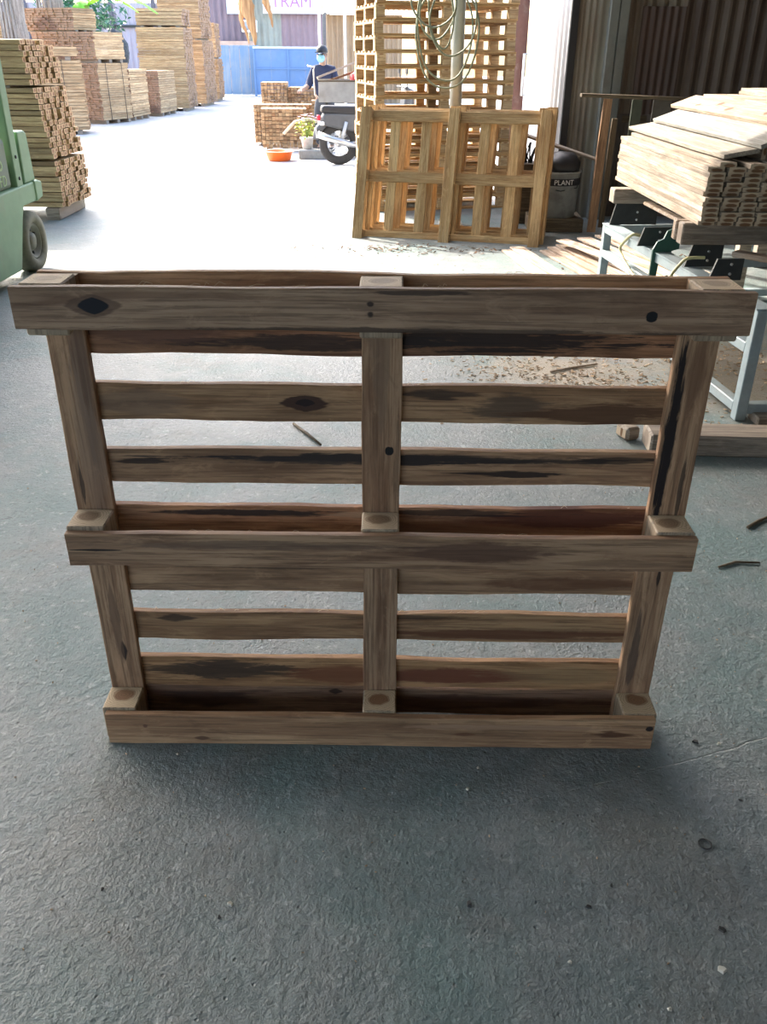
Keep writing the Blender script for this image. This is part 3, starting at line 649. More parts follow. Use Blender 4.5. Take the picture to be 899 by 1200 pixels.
# rack, buckets and clutter by the back wall
rk = thing('wooden_rack', 'rough wooden rack with a long top board by the rusty wall', 'rack', (0, 0, 0))
obj('top_board', board_mesh('top_board', 1.30, .10, .028, 401, .003, 8), M['old_wood'], rk, (2.35, 8.30, 1.12), (PI / 2, R(1.5), R(-2)))
def beam_between(name, a, b, w, t, mat, parent=None, seed=1):
    a = Vector(a); b = Vector(b); d = b - a; me = board_mesh(name, d.length, w, t, seed, .003, 6)
    o = obj(name, me, mat, parent); x = d.normalized(); y = Vector((0, 1, 0)); y = (y - x * y.dot(x)).normalized(); z = x.cross(y)
    o.matrix_local = Matrix.Translation((a + b) / 2) @ Matrix((x, y, z)).transposed().to_4x4(); return o
M['stick_wood'] = wood('stick_wood', (.36, .21, .11), (.23, .13, .07), vary=.1)
beam_between('leg', (1.875, 8.10, .02), (1.93, 8.28, 1.11), .075, .03, M['stick_wood'], rk, 3)
beam_between('leg', (2.02, 8.36, .02), (2.03, 8.36, .95), .05, .03, M['old_wood'], rk, 4)
beam_between('leg', (2.92, 8.3, .02), (2.92, 8.3, 1.1), .07, .04, M['old_wood'], rk, 5)
beam_between('slat', (2.22, 8.40, .05), (2.22, 8.40, 1.10), .09, .02, plain('dull_green_board', (.07, .08, .055), .7), rk, 6)
beam_between('slat', (2.45, 8.42, .05), (2.45, 8.42, 1.10), .16, .02, plain('dull_grey_board', (.10, .09, .075), .7), rk, 7)
bk = thing('paint_bucket', 'grey white paint bucket with a black lettered band by the wall', 'bucket', (1.58, 8.40, 0))
MB().lathe([(0, 0.12), (.185, .12), (.205, .50), (.213, .50), (.213, .515), (.19, .515), (.18, .3), (0, .3)], 28).build('pail', plain('dirty_white_plastic', (.34, .35, .33), .5, dirt=(.14, .13, .11)), bk)
MB().lathe([(.2028, .40), (.2065, .40), (.2085, .46), (.2045, .46)], 28).build('band', plain('black_print', (.02, .02, .025), .5), bk)
tm = text_mesh('PLANT', .062, .0008, 'CENTER')
for v in tm.vertices:
    a = v.co.x / .21 + R(-82); z = v.co.y; d = v.co.z
    v.co = ((.2085 + d) * math.cos(a), (.2085 + d) * math.sin(a), .41 + z)
obj('lettering', tm, M['white_paint'], bk)
MB().tube([(.205, 0, .49), (.16, -.13, .38), (0, -.212, .36), (-.16, -.13, .38), (-.205, 0, .49)], .004, 5).build('bail_handle', M['steel_dark'], bk)
timber('bucket_plinth', 'dark low timber step carrying the paint bucket', 'step', (1.58, 8.40, .06), (.50, .40, .12), R(-4), 'old_wood')
timber('slanted_board', 'old grey board laid slanting over the paint bucket', 'board', (1.60, 8.50, .70), (.72, .16, .022), R(-12), 'grey_timber', 0, R(16))
sack = MB(); bm = bmesh.new(); bmesh.ops.create_icosphere(bm, subdivisions=3, radius=1)
for v in bm.verts:
    n = mnoise.noise(v.co * 1.8) * .18 + mnoise.noise(v.co * 5) * .06
    v.co = Vector((v.co.x * .195, v.co.y * .195, max(v.co.z, -.55) * .12)) * (1 + n)
sack.add([v.co[:] for v in bm.verts], [[v.index for v in f.verts] for f in bm.faces], None, 1, True); bm.free()
tag(sack.build('black_bag', M['black'], None, (1.595, 8.405, .555)), 'crumpled black plastic bag stuffed on the paint bucket', 'bag')
wr_ = thing('wire_tangle', 'tangle of black wire sprouting beside the white side wall', 'wire', (1.36, 8.75, .62))
rw = random.Random(9)
for i in range(9):
    a = rw.uniform(-1.2, 1.2); l = rw.uniform(.10, .22)
    MB().tube([(rw.uniform(-.05, .05), 0, -.1), (math.sin(a) * l * .5, rw.uniform(-.04, .04), .04), (math.sin(a) * l, rw.uniform(-.06, .06), .10), (math.sin(a) * l * 1.4, rw.uniform(-.06, .06), .06)], .007, 5).build('wire', M['black'], wr_)
timber('storage_crate', 'dark timber crate holding the tangle of black wire', 'crate', (1.36, 8.78, .27), (.30, .30, .54), R(-5), 'old_wood')
# ------------------------------------------------------------------ forklift at the left
FK = thing('forklift', 'green forklift with faded side panel parked at the yard edge', 'forklift', (-2.55, 0, 0))
g_, gp = M['fork_green'], M['fork_pale']
def pb(name, poly, x0, x1, mat, parent=FK, bev=.012):
    mb = MB(); mb.prism(poly, 'X', x0, x1); o = mb.build(name, mat, parent)
    b = o.modifiers.new('soft_edges', 'BEVEL'); b.width = bev; b.segments = 2; b.limit_method = 'ANGLE'; return o
pb('chassis', [(4.75, .10), (6.13, .08), (6.30, .40), (6.36, .478), (6.58, .478), (6.70, .50), (6.72, .60), (6.66, .615), (4.75, .59)], -1.08, -.01, g_)
pb('counterweight', [(6.46, .615), (6.665, .615), (6.64, .93), (6.60, .955), (6.47, .955)], -1.06, -.015, g_)
pb('counterweight_cap', [(6.60, .475), (6.73, .495), (6.745, .60), (6.66, .62), (6.60, .62)], -1.09, -.002, g_)
sp = pb('engine_panel', [(5.35, .605), (6.30, .605), (6.30, .93), (5.35, .93)], -1.04, -.04, gp, bev=.03)
for (bd, sz, y, z) in (('35', .155, 6.19, .735), ('FD', .10, 6.21, .635)):
    t = text_mesh(bd, sz, .0015, 'RIGHT'); o = obj('lettering', t, M['fork_letter'], sp)
    o.matrix_local = Matrix.Translation((-.0385, y, z)) @ Matrix(((0, 0, 1), (1, 0, 0), (0, 1, 0))).to_4x4()
for (y0, y1) in ((6.33, 6.44), (5.0, 5.1)):
    for x in (-.09, -1.03):
        pb('guard_pillar', [(y0, .60), (y1, .60), (y1, 2.02), (y0, 2.02)], x, x + .07, g_, bev=.008)
for (y, z) in ((6.385, .80), (6.385, .66)):
    MB().lathe([(0, 0), (.012, 0), (.012, .006), (0, .008)], 10, Matrix.Translation((-.02, y, z)) @ Matrix.Rotation(PI / 2, 4, 'Y')).build('bolt', M['steel_dark'], FK)
for x in (-.09, -.4, -.7, -1.03): pb('guard_bar', [(4.98, 2.0), (6.46, 2.0), (6.46, 2.06), (4.98, 2.06)], x, x + .07, g_, bev=.008)
for y in (5.0, 6.40): pb('guard_bar', [(y, 2.0), (y + .06, 2.0), (y + .06, 2.06), (y, 2.06)], -1.03, -.02, g_, bev=.008)
pb('seat', [(5.45, .93), (6.05, .93), (6.12, 1.42), (6.0, 1.44), (5.93, 1.08), (5.45, 1.05)], -.85, -.25, plain('dark_seat_vinyl', (.03, .045, .06), .6), bev=.03)
pb('dashboard', [(4.95, .6), (5.15, .6), (5.12, 1.15), (5.0, 1.15)], -.9, -.2, M['fork_green'])
MB().tube([(-.55 + .17 * math.cos(t), 5.25 + .08 * math.sin(t), 1.22 + .15 * math.sin(t)) for t in [2 * PI * k / 20 for k in range(20)]], .014, 6, closed=True).build('steering_wheel', M['black'], FK)
def wheel(name, parent, c, r, w, rim_mat, tyre_mat=None, axis='X', spokes=0):
    rot = {'X': Matrix.Rotation(PI / 2, 4, 'Y'), 'Y': Matrix.Rotation(PI / 2, 4, 'X')}[axis]
    T = Matrix.Translation(c) @ rot; h = w / 2
    ty = MB().lathe([(r * .60, -h * .8), (r * .70, -h), (r * .92, -h * .95), (r, -h * .55), (r, h * .55), (r * .92, h * .95), (r * .70, h), (r * .60, h * .8), (r * .60, -h * .8)], 32, T).build(name, tyre_mat or M['rubber'], parent)
    if spokes:
        mb = MB().lathe([(r * .60, -h * .3), (r * .66, -h * .6), (r * .66, h * .6), (r * .60, h * .3), (r * .60, -h * .3)], 32, T)
        mb.lathe([(0, -h * .9), (r * .16, -h * .9), (r * .16, h * .9), (0, h * .9)], 14, T)
        for k in range(spokes):
            t = 2 * PI * k / spokes; a = T @ Vector((r * .1 * math.cos(t + .5), r * .1 * math.sin(t + .5), h * .6 * (-1) ** k)); b = T @ Vector((r * .62 * math.cos(t), r * .62 * math.sin(t), 0))
            mb.tube([a, b], .004, 4)
        mb.build('rim', rim_mat, ty)
    else:
        MB().lathe([(0, -h * .3), (r * .6, -h * .3), (r * .6, h * .72), (r * .52, h * .74), (r * .47, h * .30), (r * .30, h * .28), (r * .26, h * .62), (r * .10, h * .7), (0, h * .7)], 24, T).build('rim', rim_mat, ty)
        for k in range(6):
            t = 2 * PI * k / 6
            MB().lathe([(0, 0), (.011, 0), (.011, .014), (0, .014)], 6, T @ Matrix.Translation((r * .38 * math.cos(t), r * .38 * math.sin(t), h * .3))).build('wheel_nut', M['steel_dark'], ty)
    return ty
tyre_dust = plain('dusty_tyre_rubber', (.20, .19, .14), .85, var=.2)
rim_d = plain('dusty_rim', (.17, .17, .13), .6, .2, dirt=(.08, .08, .07))
wheel('rear_wheel', FK, (-.09, 6.50, .213), .213, .15, rim_d, tyre_dust)
wheel('rear_wheel', FK, (-.99, 6.50, .213), .213, .15, rim_d, tyre_dust)
wheel('front_wheel', FK, (-.02, 5.05, .28), .28, .2, rim_d, tyre_dust)
wheel('front_wheel', FK, (-1.07, 5.05, .28), .28, .2, rim_d, tyre_dust)
for x in (-.3, -.8):
    pb('mast_rail', [(4.58, .1), (4.70, .1), (4.70, 2.1), (4.58, 2.1)], x, x + .08, M['steel_dark'], bev=.005)
    pb('fork', [(3.95, .05), (4.58, .05), (4.58, .6), (4.53, .6), (4.53, .09), (3.95, .07)], x, x + .1, M['steel_dark'], bev=.004)

# ------------------------------------------------------------------ timber stacks
SL = thing('lumber_stack', 'tall stack of sawn boards standing behind the green forklift', 'lumber stack', (-3.10, 8.66, 0))
rl = random.Random(21); NCO, NRW = 30, 9; thk = .0462; wdt = .0865
bms = [board_mesh('board', 2.5, wdt - .005, thk - .003, 500 + i, .005, 6, .003) for i in range(4)]
for m_ in bms: m_.transform(Matrix.Rotation(PI / 2, 4, 'X'))
for c in range(NCO):
    z = .115 + thk * (c + .5) + (.02 if c >= 9 else 0) + (.02 if c >= 22 else 0)
    lean = -.05 * (z / 1.5) - .12 * max(0, z - .5)
    for r_ in range(NRW):
        if c == NCO - 1 and r_ > 6: continue
        o = obj('board', bms[rl.randrange(4)], M['left_wood'], SL, (-1.25 + lean + rl.gauss(0, .011) + .03 * r_ / NRW, wdt * (r_ + .5) + rl.uniform(-.008, .008), z + rl.uniform(-.003, .003)), (rl.uniform(-.05, .05), 0, rl.uniform(-.003, .003)))
        o.scale = (1, rl.uniform(.9, 1.05), rl.uniform(.88, 1.05))
for x in (-.12, -1.2, -2.3): MB().box((x, .39, .057), (.13, .80, .113), ch=.006).build('skid', M['grey_timber'], SL)
for z in (.115 + thk * 9 + .009, .115 + thk * 22 + .029):
    for x in (-.35, -1.3, -2.2): MB().box((x, .39, z), (.06, .78, .017)).build('spacer', M['grey_timber'], SL)

def bundle(label, c, yaw, L, Wd, H, th=.05, bw=.08, z0=0.0, skid=.08, jit=.02, name='lumber_bundle', group=None, mat='far_wood', strap=False, tone=1.0):
    """strapped bundle: boards run along local X; c is the middle of its base"""
    t = thing(name, label, 'lumber bundle', (c[0], c[1], z0), (0, 0, yaw), group)
    r = random.Random(int(c[0] * 91 + c[1] * 37 + z0 * 11)); mb = MB()
    nc = max(2, int((H - skid) / th)); nr = max(2, int(Wd / bw)); th = (H - skid) / nc; bw = Wd / nr
    for i in range(nc):
        dx = r.uniform(-jit, jit) * .7; dy = r.uniform(-jit, jit) * .5
        for j in range(nr):
            if 1 < j < nr - 2 and i < nc - 2 and L > .2:
                pass
            mb.box((dx + r.uniform(-jit, jit), -Wd / 2 + bw * (j + .5) + dy, skid + th * (i + .5)), (L, bw * .94, th * r.uniform(.84, .95)), None, r.uniform(.72, 1.12) * tone)
    mb.build('boards', M[mat], t, kind='stuff')
    if skid > .02:
        for k in (-.38, 0, .38): MB().box((k * L, 0, skid / 2), (.09, Wd * .98, skid)).build('skid', M['grey_timber'], t)
    if strap:
        for k in (-.25, .28):
            x = k * L; e = .018
            MB().tube([(x, -Wd / 2 - e, skid * .6), (x, -Wd / 2 - e, H + e * .3), (x, Wd / 2 + e, H + e * .3), (x, Wd / 2 + e, skid * .6)], .006, 4).build('strap', M['black'], t)
    return t
RB = 'rough board bundles along the left side of the yard'
bundle('sunlit orange board bundle standing right behind the tall forklift stack', (-6.72, 18.62), R(17), 1.55, 1.0, 1.29, .055, .09, strap=True)
bundle('thin layer of pale boards jutting out over the orange bundle', (-6.72, 18.58), R(17), 1.50, .9, .23, .04, .09, 1.29, .07)
yS = R(90 - 20)
ax = Vector((math.cos(yS), math.sin(yS), 0)); nx_ = Vector((math.sin(yS), -math.cos(yS), 0))
def side_bundle(label, corner, dirang, L, Wd, H, **k):
    """corner = near bottom corner at the right end; boards run away along dirang"""
    a = R(dirang); ax = Vector((math.cos(a), math.sin(a), 0)); nn = Vector((math.sin(a), -math.cos(a), 0))
    c = Vector((corner[0], corner[1], 0)) + ax * L / 2 - nn * Wd / 2
    return bundle(label, c, a, L, Wd, H, **k)
side_bundle('strapped board bundle at the bottom of the three high pile', (-6.30, 20.97), 68, 1.05, 1.3, 1.22, strap=True, th=.045)
side_bundle('board bundle in the middle of the three high pile', (-6.30, 21.0), 68, 1.0, 1.7, .60, z0=1.22, skid=.07, th=.045)
side_bundle('board bundle on top of the three high pile by the trunk', (-6.75, 21.2), 68, .75, 1.5, .45, z0=1.82, skid=.03, th=.045)
side_bundle('low narrow board bundle beside the three high pile', (-5.95, 22.15), 84, 1.15, .36, 1.08, th=.055)
side_bundle('low board bundle with a shaded brown end beside the tall pile', (-5.66, 23.75), 86, 1.4, .62, 1.03, th=.05)
bundle('tall board pile topped by grey weathered boards', (-6.06, 26.7), R(2), 1.25, 1.4, 2.02, .055, .09)
bundle('grey weathered board layer topping the tall pile', (-6.06, 26.75), R(1), 1.22, 1.2, .44, .07, .10, 2.02, .04, tone=.9)
bundle('very tall board pile behind the grey topped one', (-5.98, 29.2), R(-2), 1.25, 1.5, 1.75, .055, .09)
bundle('upper board bundle on the very tall pile', (-5.98, 29.2), R(-2), 1.2, 1.45, 1.25, .055, .09, 1.75, .05)
bundle('lower board bundle at the far end of the yard row', (-6.02, 32.0), R(4), 1.0, 1.6, 1.25, .055, .09)
bundle('upper board bundle at the far end of the yard row', (-6.05, 32.0), R(4), 1.0, 1.5, 1.02, .055, .09, 1.25, .05)
bundle('pale board bundle partly hidden left of the grey trunk', (-8.35, 20.4), R(0), 1.0, .8, 2.15, .05, .09)
sk = MB(); bm = bmesh.new(); bmesh.ops.create_icosphere(bm, subdivisions=4, radius=1)
for v in bm.verts:
    n = mnoise.noise(v.co * 2.2) * .12 + mnoise.noise(v.co * 7) * .07
    v.co = Vector((v.co.x * .24, v.co.y * .24, (max(v.co.z, -.85)) * .44)) * (1 + n)
sk.add([v.co[:] for v in bm.verts], [[v.index for v in f.verts] for f in bm.faces], None, 1, True); bm.free()
tag(sk.build('dark_sack', plain('dark_netting', (.05, .055, .06), .8, 0, .5, 30), None, (-6.28, 22.7, 1.46), (0, R(-6), 0)), 'dark net sack standing on the low narrow bundle', 'sack')

# piles of short cut blocks in the middle of the yard
BP = 'piles of cut blocks'
bundle('front pile of short cut blocks behind the orange basin', (-1.70, 15.65), R(6), .70, .5, .64, .052, .055, 0, .05, .015, 'block_pile', BP, 'cube_wood')
bundle('wide low pile of cut blocks behind the front block pile', (-1.80, 16.55), R(3), .95, .5, .66, .052, .055, 0, .05, .02, 'block_pile', BP, 'cube_wood')
bundle('taller pile of cut blocks before the blue gate', (-2.03, 17.35), R(2), .42, .5, .98, .052, .055, 0, .05, .015, 'block_pile', BP, 'cube_wood')
bundle('lower pile of cut blocks beside the taller block pile', (-1.485, 17.45), R(-2), .55, .5, .90, .052, .055, 0, .05, .015, 'block_pile', BP, 'cube_wood')
bundle('narrow pile of cut blocks beside the hand cart', (-1.155, 16.17), R(4), .20, .35, .74, .052, .055, 0, .05, .015, 'block_pile', BP, 'cube_wood')
# those piles show square ends: cut the long pieces into blocks with upright joints
for o in list(bpy.data.objects):
    if o.name.startswith('boards') and o.parent and o.parent.name.startswith('block_pile'):
        src = o.data; L = max(v.co.x for v in src.vertices) * 2; r = random.Random(len(src.vertices)); mb = MB()
        ys = sorted({round(v.co.y, 3) for v in src.vertices}); W2 = max(v.co.y for v in src.vertices); H2 = max(v.co.z for v in src.vertices)
        nx = max(2, int(L / .056)); nz = max(2, int((H2 - .05) / .056)); ny = max(2, int(2 * W2 / .11))
        for a in range(nx):
            for c in range(nz):
                for b in range(ny):
                    if 0 < a < nx - 1 and c < nz - 1 and b > 0: continue
                    t_ = r.uniform(.6, 1.25)
                    mb.box((-L / 2 + L / nx * (a + .5), -W2 + 2 * W2 / ny * (b + .5) + r.uniform(-.02, .02), .05 + (H2 - .05) / nz * (c + .5)), (L / nx * .9, 2 * W2 / ny * .98, (H2 - .05) / nz * .9), None, t_)
        me = mb.mesh('blocks'); me.materials.append(M['cube_wood']); o.data = me; o.name = 'blocks'

bs = thing('plastic_basin', 'round orange plastic basin on the sunlit yard', 'basin', (-1.62, 14.0, 0))
MB().lathe([(0, 0), (.155, 0), (.175, .02), (.205, .125), (.225, .13), (.225, .14), (.198, .137), (.165, .03), (0, .018)], 32).build('bowl', plain('orange_plastic', (.85, .16, .02), .35, var=.04), bs)
MB().lathe([(.205, .128), (.24, .132), (.24, .142), (.205, .14), (.205, .128)], 32).build('rim', plain('pale_rim_plastic', (.8, .55, .4), .4), bs)
pl_ = thing('flower_pot', 'small pot of yellow green leaves and pale pink flowers', 'plant', (-1.22, 14.35, .13))
MB().lathe([(0, 0), (.07, 0), (.10, .15), (.112, .15), (.112, .17), (.09, .165), (0, .13)], 18).build('pot', plain('white_pot', (.6, .58, .55), .6), pl_)
rp = random.Random(31); lf = MB(); fw = MB(); stm = MB()
for k in range(90):
    a = rp.uniform(0, 6.28); rr = rp.uniform(.02, .16); z = rp.uniform(.18, .40)
    T = Matrix.Translation((rr * math.cos(a), rr * math.sin(a), z)) @ Euler((rp.uniform(-.9, .9), rp.uniform(-.9, .9), a)).to_matrix().to_4x4()
    lf.add([(0, 0, 0), (.03, -.016, .004), (.065, 0, -.004), (.03, .016, .004)], [(0, 1, 2, 3)], T, rp.uniform(.7, 1.2))
for k in range(16):
    a = rp.uniform(0, 6.28); rr = rp.uniform(.03, .17); z = rp.uniform(.40, .50); c = Vector((rr * math.cos(a), rr * math.sin(a), z))
    stm.tube([(0, 0, .15), (c.x * .6, c.y * .6, .3), c], .003, 4)
    for q in range(5):
        t = q * 1.257; T = Matrix.Translation(c) @ Matrix.Rotation(t, 4, 'Z') @ Matrix.Rotation(-.3, 4, 'Y')
        fw.add([(0, 0, 0), (.02, -.014, .004), (.036, 0, .002), (.02, .014, .004)], [(0, 1, 2, 3)], T)
lf.build('leaves', plain('yellow_green_leaf', (.42, .47, .07), .5), pl_, kind='stuff'); fw.build('flowers', plain('pale_pink_petal', (.72, .50, .60), .6), pl_, kind='stuff'); stm.build('stems', plain('green_stem', (.2, .3, .06), .6), pl_, kind='stuff')
tag(MB().box((0, 0, 0), (.52, .22, .13), ch=.012).build('concrete_slab', plain('grey_concrete_slab', (.30, .29, .26), .8, bump=.3), None, (-1.09, 14.30, .065), (0, 0, R(5))), 'low grey concrete slab under the flower pot', 'slab')

# ------------------------------------------------------------------ motorbike
MBK = thing('motorbike', 'dusty dark motorbike seen from its rear wheel side', 'motorbike', (-.69, 13.52, 0), (0, 0, R(10)))
body_m = plain('dark_grey_fairing', (.085, .09, .095), .45, 0, .15, 6, (.2, .18, .15), .4)
wheel('rear_wheel', MBK, (0, 0, .285), .285, .085, M['chrome'], None, 'Y', 18)
wheel('front_wheel', MBK, (1.22, 0, .285), .285, .075, M['chrome'], None, 'Y', 18)
def bb(name, poly, y0, y1, mat, bev=.025):
    o = MB().prism(poly, 'Y', y0, y1).build(name, mat, MBK); b = o.modifiers.new('soft_edges', 'BEVEL'); b.width = bev; b.segments = 3; b.limit_method = 'ANGLE'; return o
bb('tail_fairing', [(-.26, .60), (-.20, .52), (.35, .42), (.62, .40), (.62, .62), (.3, .70), (-.22, .70)], -.11, .11, body_m, .04)
bb('seat', [(-.26, .70), (.60, .63), (.64, .70), (.35, .78), (-.24, .79)], -.115, .115, M['black'], .03)
bb('leg_shield', [(.62, .30), (.75, .28), (1.02, .62), (1.05, .92), (.95, .95), (.90, .66)], -.17, .17, body_m, .03)
bb('engine', [(.36, .24), (.72, .22), (.74, .38), (.40, .42)], -.10, .10, plain('dusty_engine_alloy', (.25, .24, .22), .5, .4), .02)
bb('front_cowl', [(1.0, .80), (1.13, .78), (1.10, .98), (.96, 1.04)], -.10, .10, body_m, .03)
MB().tube([(-.33 + .02 * 0, 0, .34), (-.30, 0, .46), (-.18, 0, .58), (-.02, 0, .63), (.16, 0, .60)], [.05, .06, .065, .065, .06], 8).build('rear_fender', body_m, MBK)
MB().tube([(.0, -.10, .285), (.42, -.09, .32)], .022, 6).tube([(.0, .10, .285), (.42, .09, .32)], .022, 6).build('swing_arm', M['chrome'], MBK)
MB().tube([(.55, -.13, .24), (.25, -.155, .26), (.12, -.16, .29), (-.32, -.17, .42)], [.018, .02, .042, .048], 10).build('exhaust', M['chrome'], MBK)
MB().tube([(.02, -.12, .30), (.10, -.13, .58)], .026, 8).tube([(.02, .12, .30), (.10, .13, .58)], .026, 8).build('shock_absorber', plain('grey_shock', (.5, .5, .48), .4, .5), MBK)
MB().box((-.285, 0, .63), (.05, .12, .07), ch=.012).build('tail_light', plain('red_lens', (.55, .02, .05), .25), MBK)
for s_ in (-1, 1): MB().box((-.25, s_ * .12, .56), (.07, .06, .05), ch=.012).build('indicator', plain('clear_lens', (.75, .72, .66), .25), MBK)
MB().box((-.33, 0, .43), (.012, .15, .12), ch=.003).build('number_plate', M['white_paint'], MBK)
MB().tube([(1.22, -.06, .285), (1.05, -.06, .80)], .02, 6).tube([(1.22, .06, .285), (1.05, .06, .80)], .02, 6).build('front_fork', M['chrome'], MBK)
MB().tube([(.92, -.34, 1.02), (.99, -.12, 1.02), (.99, .12, 1.02), (.92, .34, 1.02)], .014, 6).build('handlebar', M['black'], MBK)
for s_ in (-1, 1):
    a = MB().tube([(.96, s_ * .24, 1.02), (.94, s_ * .27, 1.2)], .007, 5).build('mirror_stem', M['black'], MBK)
    MB().box((.935, s_ * .29, 1.23), (.02, .12, .07), ch=.008).build('mirror', M['black'], a)
MB().tube([(.35, -.1, .25), (.33, -.2, .0)], .012, 6).build('side_stand', M['steel_dark'], MBK)

# ------------------------------------------------------------------ hand cart and its load
CT = thing('hand_cart', 'grey box hand cart behind the motorbike', 'cart', (-.62, 14.60, 0), (0, 0, R(4)))
cbm = plain('worn_cart_sheet', (.33, .31, .27), .7, .1, .15, 6, (.2, .17, .13), .5)
for (c, d) in (((0, -.3, .935), (.84, .02, .29)), ((0, .3, .935), (.84, .02, .29)), ((-.41, 0, .935), (.02, .58, .29)), ((.41, 0, .935), (.02, .58, .29)), ((0, 0, .80), (.82, .6, .02))):
    MB().box(c, d, ch=.004).build('box_panel', cbm, CT)
MB().tube([(-.42, -.31, 1.08), (.42, -.31, 1.08), (.42, .31, 1.08), (-.42, .31, 1.08)], .014, 6, closed=True).build('top_rim', M['old_wood'], CT)
for x in (-.3, .3):
    for y in (-.22, .22): MB().box((x, y, .55), (.04, .04, .5), ch=.004).build('support', M['steel_dark'], CT)
wheel('cart_wheel', CT, (.25, -.30, .28), .28, .06, M['steel_dark'], None, 'Y', 10); wheel('cart_wheel', CT, (.25, .30, .28), .28, .06, M['steel_dark'], None, 'Y', 10)
MB().box((0, 0, .30), (.84, .5, .05), ch=.006).tube([(.25, -.3, .28), (.25, .3, .28)], .015, 6).build('axle_frame', M['steel_dark'], CT)
MB().tube([(-.30, .06, .32), (-.42, .06, .49), (-.58, .05, .54), (-.80, .03, .50), (-.98, .0, .33)], .022, 7).build('handle', plain('pale_handle_tube', (.55, .48, .38), .6), CT)
MB().tube([(-.41, .12, .83), (-.48, .12, .87), (-.49, .12, 1.22), (-.47, .10, 1.26), (-.58, .08, 1.27)], .012, 6).build('grip_bar', M['chrome'], CT)
def timber2(name, label, cat, a, b, w, t, mat): return tag(beam_between(name, a, b, w, t, mat, None, 77), label, cat)
timber2('cart_plank', 'brown plank slanting out over the hand cart rim', 'plank', (-1.04, 14.40, 1.118), (-.30, 14.62, 1.39), .03, .12, M['loose_wood'])
timber2('cart_plank', 'second brown plank slanting beneath the upper one in the cart', 'plank', (-.93, 14.58, 1.06), (-.28, 14.68, 1.26), .03, .10, M['stick_wood'])
rg = MB(); bm = bmesh.new(); bmesh.ops.create_icosphere(bm, subdivisions=3, radius=1)
for v in bm.verts: v.co = Vector((v.co.x * .15, v.co.y * .11, max(v.co.z, -.6) * .12)) * (1 + .25 * mnoise.noise(v.co * 2.5))
rg.add([v.co[:] for v in bm.verts], [[v.index for v in f.verts] for f in bm.faces], None, 1, True); bm.free()
tag(rg.build('red_bag', plain('red_plastic', (.55, .03, .04), .4), None, (-.40, 14.45, 1.10)), 'red plastic bag lying in the hand cart', 'bag')
cp = MB(); cp.box((0, 0, .0), (.5, .4, .22), ch=.02); tag(cp.build('carton', plain('brown_carton', (.40, .27, .15), .8), None, (-.5, 14.68, .92), (0, 0, .1)), 'brown carton standing inside the hand cart', 'carton')

# ------------------------------------------------------------------ person behind the cart
def skinned(name, V, Ed, rad, mat, parent=None, sub=2, root=0):
    me = bpy.data.meshes.new(name); me.from_pydata(V, Ed, []); me.materials.append(mat)
    o = bpy.data.objects.new(name, me); link(o, parent)
    md = o.modifiers.new('skin', 'SKIN'); md.use_smooth_shade = True
    for i, sv in enumerate(me.skin_vertices[0].data):
        r = rad[i]; sv.radius = r if isinstance(r, tuple) else (r, r); sv.use_root = (i == root)
    s2 = o.modifiers.new('subd', 'SUBSURF'); s2.levels = sub; s2.render_levels = sub; return o
PN = thing('person', 'person in a navy shirt, black cap and blue face mask behind the cart', 'person', (-1.00, 15.36, 0), (0, 0, R(-14)))
PN.scale = (.93, .93, .93)
skin_m = plain('skin', (.42, .25, .17), .55, var=.04); navy = plain('navy_cloth', (.022, .028, .06), .85); trs = plain('dark_grey_trousers', (.06, .065, .075), .85)
V = [(0, 0, .86), (0, -.02, 1.02), (0, -.04, 1.20), (0, -.03, 1.33), (0, -.05, 1.41), (0, -.07, 1.49), (0, -.075, 1.555),
     (-.17, -.03, 1.30), (-.24, -.12, 1.06), (-.27, -.33, 1.01), (-.28, -.41, 1.0),
     (.17, -.03, 1.30), (.25, -.06, 1.05), (.22, -.26, .95), (.21, -.34, .94),
     (-.09, 0, .80), (-.11, -.04, .46), (-.11, .02, .09), (-.11, -.11, .04), (.09, 0, .80), (.11, -.02, .46), (.11, .05, .09), (.11, -.08, .04)]
Ed = [(0, 1), (1, 2), (2, 3), (3, 4), (4, 5), (5, 6), (2, 7), (7, 8), (8, 9), (9, 10), (2, 11), (11, 12), (12, 13), (13, 14), (0, 15), (15, 16), (16, 17), (17, 18), (0, 19), (19, 20), (20, 21), (21, 22)]
rad = [(.14, .10), (.13, .09), (.15, .10), (.07, .06), (.05, .05), (.075, .09), (.07, .085), .055, .042, .034, .03, .055, .042, .034, .03, .085, .058, .04, .035, .085, .058, .04, .035]
for sx, wi in ((-1, 10), (1, 14)):         # hands: four fingers and a thumb each
    w = Vector(V[wi])
    for q, (dx, l) in enumerate(((-.028, .055), (-.010, .066), (.009, .062), (.027, .048))):
        i = len(V); V += [tuple(w + Vector((dx, -.05, -.005))), tuple(w + Vector((dx * 1.15, -.05 - l * .55, -.02))), tuple(w + Vector((dx * 1.15, -.05 - l * .75, -.055)))]
        Ed += [(wi, i), (i, i + 1), (i + 1, i + 2)]; rad += [.010, .009, .008]
    i = len(V); V += [tuple(w + Vector((-sx * .035, -.02, -.01))), tuple(w + Vector((-sx * .05, -.055, -.03)))]; Ed += [(wi, i), (i, i + 1)]; rad += [.011, .009]
skinned('body', V, Ed, rad, skin_m, PN)
skinned('shirt', [(0, 0, .80), (0, -.02, 1.02), (0, -.04, 1.22), (0, -.035, 1.385), (-.175, -.03, 1.30), (-.245, -.12, 1.05), (-.255, -.2, 1.035), (.175, -.03, 1.30), (.255, -.06, 1.04), (.245, -.13, 1.01)],
        [(0, 1), (1, 2), (2, 3), (2, 4), (4, 5), (5, 6), (2, 7), (7, 8), (8, 9)], [(.17, .125), (.165, .12), (.18, .125), (.085, .075), .078, .066, .058, .078, .066, .058], navy, PN)
